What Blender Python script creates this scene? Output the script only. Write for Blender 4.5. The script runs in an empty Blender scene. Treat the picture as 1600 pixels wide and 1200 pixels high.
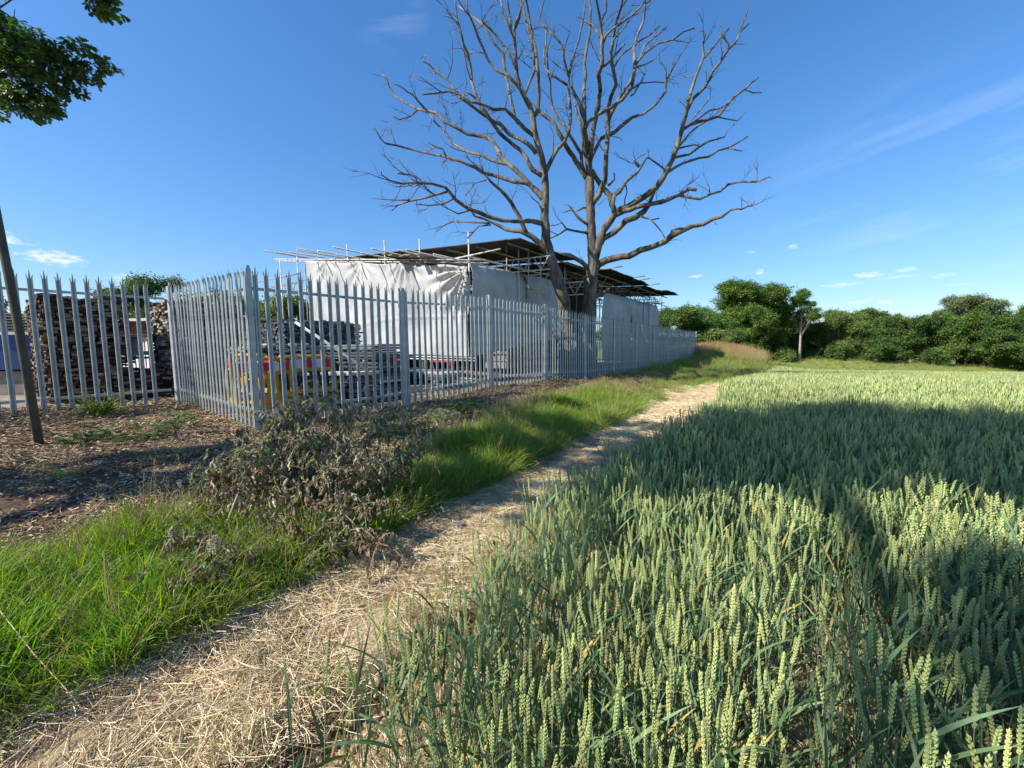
import bpy, math, random
import numpy as np
from mathutils import Vector, Matrix, Euler

R = math.radians
C = bpy.context.scene.collection
SC = bpy.context.scene
random.seed(7)
rng = np.random.default_rng(11)

# ------------------------------------------------------------------ camera
F_PX, PITCH, ROLL, EYE = 620.0, 0.088, -0.011, 1.5
cam_d = bpy.data.cameras.new('camera')
cam_d.sensor_fit = 'HORIZONTAL'
cam_d.sensor_width = 36.0
cam_d.lens = 36.0 * F_PX / 1600.0
cam_d.clip_start = 0.03
cam_d.clip_end = 6000
cam = bpy.data.objects.new('camera', cam_d)
C.objects.link(cam)
_f = Vector((0, math.cos(PITCH), -math.sin(PITCH)))
_u0 = Vector((0, math.sin(PITCH), math.cos(PITCH)))
_r0 = Vector((1, 0, 0))
_r = _r0 * math.cos(ROLL) + _u0 * math.sin(ROLL)
_u = -_r0 * math.sin(ROLL) + _u0 * math.cos(ROLL)
m = Matrix((( _r.x, _u.x, -_f.x, 0), (_r.y, _u.y, -_f.y, 0), (_r.z, _u.z, -_f.z, EYE), (0, 0, 0, 1)))
cam.matrix_world = m
SC.camera = cam

# ------------------------------------------------------------------ sun, sky
SUN_H = Vector((0.906, 0.42, 0)).normalized()
SUN_EL = R(39)
SUN_D = Vector((SUN_H.x * math.cos(SUN_EL), SUN_H.y * math.cos(SUN_EL), -math.sin(SUN_EL)))
sd = bpy.data.lights.new('sun', 'SUN')
sd.energy = 5.0
sd.angle = R(0.55)
sd.color = (1.0, 0.94, 0.83)
sun = bpy.data.objects.new('sun', sd)
C.objects.link(sun)
sun.rotation_euler = SUN_D.to_track_quat('-Z', 'Y').to_euler()
SC.view_settings.view_transform = 'Standard'
SC.view_settings.look = 'None'
SC.view_settings.exposure = 0.72
SC.view_settings.gamma = 1
SC.view_settings.use_curve_mapping = False
SC.cycles.max_bounces = 6
SC.cycles.diffuse_bounces = 3
SC.cycles.transparent_max_bounces = 6

world = bpy.data.worlds.new('World')
SC.world = world
world.use_nodes = True
nt = world.node_tree
nt.nodes.clear()


def N(tree, kind, **kw):
    n = tree.nodes.new(kind)
    for k, v in kw.items():
        setattr(n, k, v)
    return n


def math_node(t, op, a, b=None, clamp=False):
    n = N(t, 'ShaderNodeMath', operation=op, use_clamp=clamp)
    for i, v in enumerate((a, b)):
        if v is None:
            continue
        if isinstance(v, (int, float)):
            n.inputs[i].default_value = v
        else:
            t.links.new(v, n.inputs[i])
    return n.outputs[0]


sky = N(nt, 'ShaderNodeTexSky', sky_type='NISHITA')
sky.sun_disc = False
sky.sun_elevation = SUN_EL
sky.sun_rotation = math.atan2(-SUN_H.x, -SUN_H.y)
sky.altitude = 50
sky.air_density = 1.0
sky.dust_density = 0.5
sky.ozone_density = 2.6
hs = N(nt, 'ShaderNodeHueSaturation')
hs.inputs['Saturation'].default_value = 1.25
hs.inputs['Value'].default_value = 1.0
nt.links.new(sky.outputs[0], hs.inputs['Color'])
tc = N(nt, 'ShaderNodeTexCoord')
sep = N(nt, 'ShaderNodeSeparateXYZ')
nt.links.new(tc.outputs['Generated'], sep.inputs[0])
az = math_node(nt, 'ARCTAN2', sep.outputs[0], sep.outputs[1])
el = math_node(nt, 'ARCSINE', sep.outputs[2])
comb = N(nt, 'ShaderNodeCombineXYZ')
nt.links.new(math_node(nt, 'MULTIPLY', az, 1.0), comb.inputs[0])
nt.links.new(math_node(nt, 'MULTIPLY', el, 2.6), comb.inputs[1])
nz = N(nt, 'ShaderNodeTexNoise')
nz.inputs['Scale'].default_value = 75
nz.inputs['Detail'].default_value = 6
nz.inputs['Roughness'].default_value = 0.62
nt.links.new(comb.outputs[0], nz.inputs['Vector'])
nzo = nz.outputs['Fac']
# small fair weather clouds: azimuth, elevation (deg), half width, half height, strength
CL = [(-52.5, 10.0, 3.2, 0.75, 1.0), (-48.3, 8.9, 2.6, 0.8, 1.0), (-43.0, 7.6, 2.4, 0.55, .8), (-57, 12.5, 4, 1.1, .9),
      (24.6, 9.0, 1.1, .30, .6), (31.6, 8.9, .55, .42, .85), (34.8, 11.3, .55, .40, .8), (30.6, 11.2, .8, .28, .35),
      (39.3, 6.6, 2.2, .30, .6), (41.4, 7.4, 1.5, .40, .75), (44.4, 7.5, 1.1, .28, .6), (46.8, 6.6, 1.2, .3, .45),
      (40.8, 4.6, 1.1, .34, .7), (42.9, 4.4, .7, .35, .75), (47.8, 5.6, 2.0, .16, .3), (36.2, 4.3, 1.4, .3, .4), (43.5, 6.9, 2.4, .2, .4), (38.2, 4.4, 1.6, .18, .35),
      (64, 9, 3, .7, .8), (-66, 9, 4, 1.2, .9), (-80, 8, 5, 1.2, .9), (78, 8, 3, .8, .7), (20, 6, 1.2, .3, .5)]
mask = None
for (a0, e0, w, h, st) in CL:
    ua = math_node(nt, 'DIVIDE', math_node(nt, 'SUBTRACT', az, R(a0)), R(w))
    ve = math_node(nt, 'DIVIDE', math_node(nt, 'SUBTRACT', el, R(e0)), R(h))
    d2 = math_node(nt, 'ADD', math_node(nt, 'MULTIPLY', ua, ua), math_node(nt, 'MULTIPLY', ve, ve))
    v = math_node(nt, 'SUBTRACT', math_node(nt, 'ADD', 0.1, math_node(nt, 'MULTIPLY', nzo, 3.4)), math_node(nt, 'ADD', d2, 1.05))
    v = math_node(nt, 'MULTIPLY', math_node(nt, 'MULTIPLY', v, 0.8, True), st)
    mask = v if mask is None else math_node(nt, 'MAXIMUM', mask, v)
# thin high streaks
comb2 = N(nt, 'ShaderNodeCombineXYZ')
nt.links.new(math_node(nt, 'ADD', math_node(nt, 'MULTIPLY', az, 1.2), math_node(nt, 'MULTIPLY', el, 0.6)), comb2.inputs[0])
nt.links.new(math_node(nt, 'SUBTRACT', math_node(nt, 'MULTIPLY', el, 9.0), math_node(nt, 'MULTIPLY', az, 1.5)), comb2.inputs[1])
nz2 = N(nt, 'ShaderNodeTexNoise')
nz2.inputs['Scale'].default_value = 2.3
nz2.inputs['Detail'].default_value = 7
nz2.inputs['Roughness'].default_value = 0.55
nt.links.new(comb2.outputs[0], nz2.inputs['Vector'])
st = math_node(nt, 'MULTIPLY', math_node(nt, 'SUBTRACT', nz2.outputs['Fac'], 0.47, True), 2.6, True)


def bump(a0, e0, w, h):
    ua = math_node(nt, 'DIVIDE', math_node(nt, 'SUBTRACT', az, R(a0)), R(w))
    ve = math_node(nt, 'DIVIDE', math_node(nt, 'SUBTRACT', el, R(e0)), R(h))
    d2 = math_node(nt, 'ADD', math_node(nt, 'MULTIPLY', ua, ua), math_node(nt, 'MULTIPLY', ve, ve))
    return math_node(nt, 'SUBTRACT', 1.0, d2, True)


band = math_node(nt, 'MAXIMUM', bump(52, 16, 24, 10), math_node(nt, 'MULTIPLY', bump(-16, 38, 6, 4.5), 0.9))
wisp = math_node(nt, 'MULTIPLY', math_node(nt, 'MULTIPLY', st, band), 0.34)
mask = math_node(nt, 'MAXIMUM', mask, wisp, True)
mixc = N(nt, 'ShaderNodeMix', data_type='RGBA')
nt.links.new(mask, mixc.inputs[0])
bw = N(nt, 'ShaderNodeRGBToBW')
nt.links.new(hs.outputs[0], bw.inputs[0])
den = math_node(nt, 'DIVIDE', 1.25, math_node(nt, 'ADD', 1.0, math_node(nt, 'MULTIPLY', bw.outputs[0], 0.105)))
vm = N(nt, 'ShaderNodeVectorMath', operation='SCALE')
nt.links.new(hs.outputs[0], vm.inputs[0])
nt.links.new(den, vm.inputs['Scale'])
tint = N(nt, 'ShaderNodeVectorMath', operation='MULTIPLY')
nt.links.new(vm.outputs[0], tint.inputs[0])
tint.inputs[1].default_value = (0.95, 1.0, 1.08)
nt.links.new(tint.outputs[0], mixc.inputs[6])
mixc.inputs[7].default_value = (5.6, 6.0, 6.6, 1)
bg = N(nt, 'ShaderNodeBackground')
bg.inputs['Strength'].default_value = 0.114
nt.links.new(mixc.outputs[2], bg.inputs['Color'])
wo = N(nt, 'ShaderNodeOutputWorld')
nt.links.new(bg.outputs[0], wo.inputs['Surface'])

# ------------------------------------------------------------------ fence frame: s runs along the fence, o away from the yard
A = np.array([-3.82, 5.90])
FA = 0.638
U = np.array([math.sin(FA), math.cos(FA)])
NN = np.array([U[1], -U[0]])
CAMSO = (float(-A @ U), float(-A @ NN))


def XY(s, o):
    return A[0] + U[0] * s + NN[0] * o, A[1] + U[1] * s + NN[1] * o


def SO(x, y):
    dx, dy = np.asarray(x) - A[0], np.asarray(y) - A[1]
    return dx * U[0] + dy * U[1], dx * NN[0] + dy * NN[1]


def smooth(t):
    t = np.clip(t, 0, 1)
    return t * t * (3 - 2 * t)


def vnoise(x, y, seed=0):
    """cheap value noise, vectorised"""
    x = np.asarray(x, float); y = np.asarray(y, float)
    xi, yi = np.floor(x), np.floor(y)
    fx, fy = smooth(x - xi), smooth(y - yi)

    def h(a, b):
        v = np.sin(a * 127.1 + b * 311.7 + seed * 74.7) * 43758.5453
        return v - np.floor(v)
    return (h(xi, yi) * (1 - fx) * (1 - fy) + h(xi + 1, yi) * fx * (1 - fy) + h(xi, yi + 1) * (1 - fx) * fy + h(xi + 1, yi + 1) * fx * fy)


SX = [-40, -8, 0, 2.75, 5.5, 8.25, 11, 16.5, 29, 40, 60]
SZ = [0.4, 0.36, .30, .33, .47, .46, .34, .28, .22, .1, -.6]


def edge_field(s):      # path / crop edge
    return np.interp(s, [-8, 0, 6, 16, 29, 36, 46, 60], [5.1, 5.0, 5.1, 4.9, 4.6, 4.0, 2.9, 1.0])


def edge_path(s):       # verge / path edge
    return np.interp(s, [-8, -2.5, 0, 2, 6, 11.5, 16, 29, 36, 46], [4.1, 4.05, 3.9, 3.75, 3.55, 3.4, 4.6, 4.6, 4.0, 2.95])


def edge_grass(s):      # mulch / grass edge
    return np.interp(s, [-9, -3, -1.8, -1.1, .9, 3.5, 4.4, 7, 10.9, 15, 29, 60], [2.6, 2.75, 2.75, 3.0, 2.75, 2.25, 2.1, 1.95, 1.35, .9, .5, .5])


def ZT(x, y):
    x = np.asarray(x, float); y = np.asarray(y, float)
    s, o = SO(x, y)
    base = np.interp(s, SX, SZ)
    base = base + 0.17 * smooth(-o / 3.8) * smooth((6 - s) / 6.0)
    ef = edge_field(s); ep = edge_path(s)
    vz = base + (0.03 - base) * smooth((o - .7) / (ep - .6))
    vz = vz + 0.07 * (vnoise(x * 1.3, y * 1.3, 3) - .5) * smooth((ep - o) / .5)
    pth = 0.03 - 0.03 * smooth((o - ep) / .3) + 0.025 * (vnoise(x * 2.1, y * 2.1, 5) - .5)
    fld = -0.13 - 0.035 * np.maximum(0, y - 10) - 0.022 * np.maximum(0, x - 8) + 0.02 * (vnoise(x * 3, y * 3, 8) - .5)
    far = smooth((y - 43) / 12)
    z = np.where(o < ep, vz, pth)
    wob = 0.10 * (vnoise(x * 2.2, y * 2.2, 12) - .5) + 0.05 * (vnoise(x * 8, y * 8, 13) - .5)
    z = z + (fld - z) * smooth((o - ef - wob) / 0.08 + .5)
    d2 = ((s - 34) / 7.0) ** 2 + ((o - .5) / 4.2) ** 2
    z = z + 1.0 * np.exp(-d2)
    hill = -0.45 + 0.012 * (y - 60) - 0.06 * np.clip(x - 45, 0, 60)
    hill = np.where(y > 90, -0.09 + .002 * (y - 90) - 0.06 * np.clip(x - 45, 0, 60), hill)
    z = z * (1 - far) + hill * far
    fine = (np.abs(x) < 14) & (y < 22)
    z = z + np.where(fine, 0.016 * (vnoise(x * 11, y * 11, 21) - .5), 0)
    return z


def zt(x, y):
    return float(ZT(x, y))


# ------------------------------------------------------------------ materials
MATS = {}


def mat(name, col, rough=0.8, metal=0.0, noise=None, noise_scale=8.0, bumpy=0.0, bump_scale=60.0, spec=0.3, var=0.0, trans=None, coords='Object', stretch=(1, 1, 1)):
    """col base colour; noise second colour mixed in by noise; var per-instance value change; trans translucent share"""
    mt = bpy.data.materials.new(name)
    mt.use_nodes = True
    t = mt.node_tree
    p = t.nodes['Principled BSDF']
    p.inputs['Roughness'].default_value = rough
    p.inputs['Metallic'].default_value = metal
    p.inputs['Specular IOR Level'].default_value = spec
    co = N(t, 'ShaderNodeTexCoord')
    mp = N(t, 'ShaderNodeMapping')
    mp.inputs['Scale'].default_value = stretch
    t.links.new(co.outputs[coords], mp.inputs[0])
    rgb = N(t, 'ShaderNodeRGB')
    rgb.outputs[0].default_value = (*col, 1)
    out = rgb.outputs[0]
    if noise:
        n1 = N(t, 'ShaderNodeTexNoise')
        n1.inputs['Scale'].default_value = noise_scale
        n1.inputs['Detail'].default_value = 6
        t.links.new(mp.outputs[0], n1.inputs['Vector'])
        cr = N(t, 'ShaderNodeMapRange')
        cr.inputs['From Min'].default_value = .35
        cr.inputs['From Max'].default_value = .65
        t.links.new(n1.outputs['Fac'], cr.inputs['Value'])
        mx = N(t, 'ShaderNodeMix', data_type='RGBA')
        t.links.new(cr.outputs[0], mx.inputs[0])
        t.links.new(out, mx.inputs[6])
        mx.inputs[7].default_value = (*noise, 1)
        out = mx.outputs[2]
    if var:
        oi = N(t, 'ShaderNodeObjectInfo')
        hv = N(t, 'ShaderNodeHueSaturation')
        mr = N(t, 'ShaderNodeMapRange')
        mr.inputs['To Min'].default_value = 1 - var
        mr.inputs['To Max'].default_value = 1 + var
        t.links.new(oi.outputs['Random'], mr.inputs['Value'])
        t.links.new(mr.outputs[0], hv.inputs['Value'])
        m2 = N(t, 'ShaderNodeMath', operation='MULTIPLY_ADD')
        t.links.new(math_node(t, 'FRACT', math_node(t, 'MULTIPLY', oi.outputs['Random'], 7.31)), m2.inputs[0])
        m2.inputs[1].default_value = var * .16
        m2.inputs[2].default_value = .5 - var * .08
        t.links.new(m2.outputs[0], hv.inputs['Hue'])
        t.links.new(out, hv.inputs['Color'])
        out = hv.outputs[0]
    t.links.new(out, p.inputs['Base Color'])
    if bumpy:
        n2 = N(t, 'ShaderNodeTexNoise')
        n2.inputs['Scale'].default_value = bump_scale
        n2.inputs['Detail'].default_value = 4
        t.links.new(mp.outputs[0], n2.inputs['Vector'])
        b = N(t, 'ShaderNodeBump')
        b.inputs['Strength'].default_value = 0.8
        b.inputs['Distance'].default_value = bumpy
        t.links.new(n2.outputs['Fac'], b.inputs['Height'])
        t.links.new(b.outputs[0], p.inputs['Normal'])
    if trans:
        tb = N(t, 'ShaderNodeBsdfTranslucent')
        hv2 = N(t, 'ShaderNodeHueSaturation')
        hv2.inputs['Value'].default_value = trans[1]
        hv2.inputs['Saturation'].default_value = trans[2] if len(trans) > 2 else 1.1
        t.links.new(out, hv2.inputs['Color'])
        t.links.new(hv2.outputs[0], tb.inputs['Color'])
        ms = N(t, 'ShaderNodeMixShader')
        ms.inputs[0].default_value = trans[0]
        t.links.new(p.outputs[0], ms.inputs[1])
        t.links.new(tb.outputs[0], ms.inputs[2])
        t.links.new(ms.outputs[0], t.nodes['Material Output'].inputs['Surface'])
    MATS[name] = mt
    return mt


M_GALV = mat('galvanised_steel', (.44, .47, .465), .45, .3, noise=(.29, .315, .32), noise_scale=5, bumpy=.0008, bump_scale=40, spec=.5)
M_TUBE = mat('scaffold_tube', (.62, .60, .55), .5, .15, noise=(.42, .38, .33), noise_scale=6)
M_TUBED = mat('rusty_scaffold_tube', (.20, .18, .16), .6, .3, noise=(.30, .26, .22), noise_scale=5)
M_SHEET = mat('white_sheeting', (.50, .50, .495), .5, 0, noise=(.33, .34, .345), noise_scale=1.1, bumpy=.02, bump_scale=4, trans=(.10, .9, 1.0))
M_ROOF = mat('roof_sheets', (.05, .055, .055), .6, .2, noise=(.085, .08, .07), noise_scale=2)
M_WOODG = mat('grey_boards', (.17, .15, .13), .85, noise=(.28, .25, .21), noise_scale=6)
M_BARK = mat('dead_bark', (.050, .045, .039), .9, noise=(.19, .17, .135), noise_scale=4.5, bumpy=.09, bump_scale=11, stretch=(1, 1, .35))
M_BARKB = mat('bleached_dead_wood', (.21, .19, .16), .85, noise=(.065, .058, .05), noise_scale=6, bumpy=.015, bump_scale=20, stretch=(1, 1, .4))
M_OBARK = mat('oak_bark', (.10, .085, .07), .95, noise=(.18, .16, .13), noise_scale=5, bumpy=.02, bump_scale=20)
M_PTRUNK = mat('pale_trunk', (.42, .38, .32), .9, noise=(.28, .25, .2), noise_scale=2)
M_EARTH = None


# ------------------------------------------------------------------ mesh helpers
class MB:
    def __init__(self):
        self.v = []; self.f = []; self.m = []

    def add(self, vs, fs, mi=0):
        b = len(self.v)
        self.v += [tuple(p) for p in vs]
        self.f += [tuple(i + b for i in q) for q in fs]
        self.m += [mi] * len(fs)

    def box(self, c, size, rot=None, mi=0):
        hx, hy, hz = size[0] / 2, size[1] / 2, size[2] / 2
        vs = [Vector((x, y, z)) for x in (-hx, hx) for y in (-hy, hy) for z in (-hz, hz)]
        if rot is not None:
            vs = [rot @ p for p in vs]
        c = Vector(c)
        self.add([p + c for p in vs], [(0, 1, 3, 2), (4, 6, 7, 5), (0, 4, 5, 1), (2, 3, 7, 6), (0, 2, 6, 4), (1, 5, 7, 3)], mi)

    def tube(self, pts, rad, n=6, mi=0, cap=True, rough=0.0):
        pts = [Vector(p) for p in pts]
        if not hasattr(rad, '__len__'):
            rad = [rad] * len(pts)
        vs = []; fs = []
        ref = None
        for i, p in enumerate(pts):
            a = pts[max(0, i - 1)]; b = pts[min(len(pts) - 1, i + 1)]
            t = (b - a)
            t = t.normalized() if t.length > 1e-9 else Vector((0, 0, 1))
            if ref is None:
                ref = t.orthogonal().normalized()
            ref = (ref - t * ref.dot(t))
            ref = ref.normalized() if ref.length > 1e-6 else t.orthogonal().normalized()
            bi = t.cross(ref)
            for k in range(n):
                an = 2 * math.pi * k / n
                rr = rad[i] * (1 + (random.uniform(-rough, rough) if rough else 0))
                vs.append(p + ref * (math.cos(an) * rr) + bi * (math.sin(an) * rr))
        for i in range(len(pts) - 1):
            for k in range(n):
                k2 = (k + 1) % n
                fs.append((i * n + k, i * n + k2, (i + 1) * n + k2, (i + 1) * n + k))
        if cap:
            fs.append(tuple(range(n - 1, -1, -1)))
            fs.append(tuple((len(pts) - 1) * n + k for k in range(n)))
        self.add(vs, fs, mi)

    def mesh(self, name, mats, smooth_=False):
        me = bpy.data.meshes.new(name)
        me.from_pydata(self.v, [], self.f)
        for mm in (mats if isinstance(mats, (list, tuple)) else [mats]):
            me.materials.append(mm)
        if any(self.m):
            me.polygons.foreach_set('material_index', self.m)
        if smooth_:
            me.polygons.foreach_set('use_smooth', [True] * len(me.polygons))
        me.update()
        return me

    def build(self, name, mats, parent=None, smooth_=False, loc=None):
        o = bpy.data.objects.new(name, self.mesh(name, mats, smooth_))
        C.objects.link(o)
        if loc is not None:
            o.location = loc
        if parent is not None:
            o.parent = parent
        return o


def tag(o, label=None, cat=None, group=None, kind=None):
    if label: o['label'] = label
    if cat: o['category'] = cat
    if group: o['group'] = group
    if kind: o['kind'] = kind
    return o


def thing(name, label, cat, loc=(0, 0, 0), rz=0.0, group=None):
    o = bpy.data.objects.new(name, None)
    C.objects.link(o)
    o.location = loc
    o.rotation_euler = (0, 0, rz)
    o.empty_display_size = .2
    return tag(o, label, cat, group)


def inst(name, me, parent=None, loc=(0, 0, 0), rot=(0, 0, 0), scale=(1, 1, 1)):
    o = bpy.data.objects.new(name, me)
    C.objects.link(o)
    o.location = loc; o.rotation_euler = rot; o.scale = scale
    if parent is not None:
        o.parent = parent
    return o


def variants(name, meshes):
    col = bpy.data.collections.new(name)
    for i, me in enumerate(meshes):
        o = bpy.data.objects.new('%s_kind_%02d' % (name, i), me)
        col.objects.link(o)
    return col, len(meshes)


def scatter(name, pts, rots, scl, idx, vcol, parent=None):
    me = bpy.data.meshes.new(name)
    n = len(pts)
    me.vertices.add(n)
    me.vertices.foreach_set('co', np.asarray(pts, np.float32).ravel())
    a = me.attributes.new('rot', 'FLOAT_VECTOR', 'POINT'); a.data.foreach_set('vector', np.asarray(rots, np.float32).ravel())
    a = me.attributes.new('scl', 'FLOAT', 'POINT'); a.data.foreach_set('value', np.asarray(scl, np.float32).ravel())
    a = me.attributes.new('idx', 'INT', 'POINT'); a.data.foreach_set('value', np.asarray(idx, np.int32).ravel())
    o = bpy.data.objects.new(name, me)
    C.objects.link(o)
    ng = bpy.data.node_groups.new(name + '_nodes', 'GeometryNodeTree')
    ng.interface.new_socket('Geometry', in_out='INPUT', socket_type='NodeSocketGeometry')
    ng.interface.new_socket('Geometry', in_out='OUTPUT', socket_type='NodeSocketGeometry')
    gi = ng.nodes.new('NodeGroupInput'); go = ng.nodes.new('NodeGroupOutput')
    ci = ng.nodes.new('GeometryNodeCollectionInfo')
    ci.inputs['Collection'].default_value = vcol
    ci.inputs['Separate Children'].default_value = True
    ci.inputs['Reset Children'].default_value = True
    ip = ng.nodes.new('GeometryNodeInstanceOnPoints')
    ip.inputs['Pick Instance'].default_value = True

    def na(nm, ty):
        q = ng.nodes.new('GeometryNodeInputNamedAttribute')
        q.data_type = ty
        q.inputs['Name'].default_value = nm
        return q.outputs['Attribute']
    L = ng.links.new
    L(gi.outputs[0], ip.inputs['Points'])
    L(ci.outputs[0], ip.inputs['Instance'])
    L(na('idx', 'INT'), ip.inputs['Instance Index'])
    e2r = ng.nodes.new('FunctionNodeEulerToRotation')
    L(na('rot', 'FLOAT_VECTOR'), e2r.inputs[0])
    L(e2r.outputs[0], ip.inputs['Rotation'])
    L(na('scl', 'FLOAT'), ip.inputs['Scale'])
    L(ip.outputs[0], go.inputs[0])
    md = o.modifiers.new('scatter', 'NODES')
    md.node_group = ng
    if parent is not None:
        o.parent = parent
    return o


# ================================================================== GROUND
def axis(lo, hi, a, b, fine, grow):
    v = list(np.arange(a, b, fine))
    st, x = fine, b
    while x < hi:
        v.append(x); st *= grow; x += st
    v.append(hi)
    st, x = fine, a - fine
    w = []
    while x > lo:
        w.append(x); st *= grow; x -= st
    w.append(lo)
    return np.array(sorted(w) + v)


def ground_sheet():
    gx = axis(-700, 900, -7, 8.5, .055, 1.06)
    gy = axis(-60, 1500, -1, 11, .055, 1.055)
    X, Y = np.meshgrid(gx, gy)
    Z = ZT(X, Y)
    nx, ny = len(gx), len(gy)
    co = np.stack([X, Y, Z], -1).reshape(-1, 3)
    i = np.arange(nx - 1)[None, :] + nx * np.arange(ny - 1)[:, None]
    q = np.stack([i, i + 1, i + 1 + nx, i + nx], -1).reshape(-1, 4)
    me = bpy.data.meshes.new('ground')
    me.vertices.add(len(co)); me.vertices.foreach_set('co', co.astype(np.float32).ravel())
    me.loops.add(len(q) * 4); me.loops.foreach_set('vertex_index', q.astype(np.int32).ravel())
    me.polygons.add(len(q)); me.polygons.foreach_set('loop_start', (np.arange(len(q)) * 4).astype(np.int32))
    me.update(calc_edges=True)
    me.polygons.foreach_set('use_smooth', [True] * len(q))
    # what the soil is made of, per place
    x, y = co[:, 0], co[:, 1]
    s, o = SO(x, y)
    n1 = vnoise(x * 3, y * 3, 31); n2 = vnoise(x * 14, y * 14, 32); n3 = vnoise(x * .9, y * .9, 33)
    mulch = np.array([.12, .08, .052]); turf = np.array([.085, .085, .035]); path = np.array([.45, .35, .21]); soil = np.array([.36, .29, .17])
    yard = np.array([.33, .28, .22]); lip = np.array([.13, .08, .05]); meadow = np.array([.20, .24, .07])
    k = lambda t: smooth(t)[:, None]
    col = np.tile(mulch, (len(x), 1)) * (0.7 + .6 * n2[:, None])
    col = col + (np.array([.30, .21, .14]) - col) * k((n1 - .55) / .2) * .5
    yk = k((-o - .2) / .5) * .8
    yk = np.where((s < 0)[:, None], k((-o - 3.9) / .5), yk)
    col = col + (yard * (0.6 + .7 * n1[:, None]) - col) * yk
    col = col + (turf * (.7 + .5 * n2[:, None]) - col) * k((o - edge_grass(s) + .1) / .3)
    col = col + (path * (.75 + .4 * n2[:, None]) - col) * k((o - edge_path(s) + (n1 - .5) * .5) / .25 + .3)
    ef = edge_field(s)
    wob = 0.10 * (vnoise(x * 2.2, y * 2.2, 12) - .5) + 0.05 * (vnoise(x * 8, y * 8, 13) - .5)
    lp = np.exp(-((o - ef - wob) / .09) ** 2)[:, None]
    col = col + (soil * (.7 + .5 * n2[:, None]) - col) * k((o - ef - wob - .05) / .1)
    col = col + (lip - col) * lp * .85
    crop = (np.array([.16, .20, .08]) - col) * k((o - ef - 1.2) / 1.0) * k((np.hypot(x, y) - 6) / 4)
    col = col + crop
    fm = k((y - 42) / 5) * 1.0
    col = col + (meadow * (.8 + .3 * n3[:, None]) - col) * fm
    bd = np.exp(-(((s - 36) / 9.0) ** 2 + ((o - 0) / 5) ** 2))[:, None]
    col = col + (np.array([.26, .20, .10]) - col) * np.clip(bd * 1.6, 0, 1) * k((s - 27) / 3)
    ca = me.color_attributes.new('soil', 'FLOAT_COLOR', 'POINT')
    ca.data.foreach_set('color', np.concatenate([col, np.ones((len(x), 1))], 1).astype(np.float32).ravel())
    mt = bpy.data.materials.new('earth')
    mt.use_nodes = True
    t = mt.node_tree
    p = t.nodes['Principled BSDF']
    p.inputs['Roughness'].default_value = .95
    p.inputs['Specular IOR Level'].default_value = .1
    at = N(t, 'ShaderNodeVertexColor', layer_name='soil')
    co_ = N(t, 'ShaderNodeTexCoord')
    n = N(t, 'ShaderNodeTexNoise')
    n.inputs['Scale'].default_value = 38
    n.inputs['Detail'].default_value = 8
    n.inputs['Roughness'].default_value = .7
    t.links.new(co_.outputs['Object'], n.inputs['Vector'])
    mr = N(t, 'ShaderNodeMapRange')
    mr.inputs['From Min'].default_value = .3; mr.inputs['From Max'].default_value = .7
    mr.inputs['To Min'].default_value = .6; mr.inputs['To Max'].default_value = 1.4
    t.links.new(n.outputs['Fac'], mr.inputs['Value'])
    hv = N(t, 'ShaderNodeHueSaturation')
    t.links.new(at.outputs['Color'], hv.inputs['Color'])
    t.links.new(mr.outputs[0], hv.inputs['Value'])
    t.links.new(hv.outputs[0], p.inputs['Base Color'])
    b = N(t, 'ShaderNodeBump')
    b.inputs['Distance'].default_value = .02
    t.links.new(n.outputs['Fac'], b.inputs['Height'])
    t.links.new(b.outputs[0], p.inputs['Normal'])
    me.materials.append(mt)
    g = bpy.data.objects.new('ground', me)
    C.objects.link(g)
    tag(g, kind='structure')
    return g


ground_sheet()

# ================================================================== PALISADE FENCE
def pale_mesh(H=2.43):
    b = MB()
    xs = [-.034, -.031, -.013, 0.0, .013, .031, .034]
    ys = [.004, -.008, -.008, .007, -.008, -.008, .004]      # -y is the outside face
    zb = H - .16
    T = .003
    tipx = {0: -.041, 1: -.041, 2: 0, 3: 0, 4: 0, 5: .041, 6: .041}
    # body
    for side, off in ((0, 0), (1, T)):
        vs = [(x, y + off, z) for z in (0, zb) for x, y in zip(xs, ys)]
        n = len(xs)
        fs = [(i, i + 1, n + i + 1, n + i) for i in range(n - 1)]
        if side:
            fs = [f[::-1] for f in fs]
        b.add(vs, fs)
    # edges
    for i in (0, 6):
        b.add([(xs[i], ys[i], 0), (xs[i], ys[i] + T, 0), (xs[i], ys[i] + T, zb), (xs[i], ys[i], zb)], [(0, 1, 2, 3)])
    # three splayed points, curling outwards
    for (a, c, d, tx, tz, ty) in ((0, 1, 2, -.041, H - .075, -.022), (2, 3, 4, 0.0, H, -.040), (4, 5, 6, .041, H - .075, -.022)):
        l = (xs[a], ys[a], zb); mm_ = (xs[c], ys[c], zb); r = (xs[d], ys[d], zb)
        mid = .55
        lm = (xs[a] + (tx - xs[a]) * .35, ys[a] + (ty * .4), zb + (tz - zb) * mid)
        rm = (xs[d] + (tx - xs[d]) * .35, ys[d] + (ty * .4), zb + (tz - zb) * mid)
        tip = (tx, ty, tz)
        for off, rev in ((0, 0), (T, 1)):
            vs = [(p[0], p[1] + off, p[2]) for p in (l, mm_, r, rm, lm, tip)]
            fs = [(0, 1, 3, 4)[::1], (1, 2, 3), (4, 3, 5)]
            if rev:
                fs = [f[::-1] for f in fs]
            b.add(vs, fs)
    # bolt heads at the rails
    for z in (.24, 2.09):
        b.box((0, -.0035, z), (.016, .014, .016))
    return b.mesh('pale', M_GALV)


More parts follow.
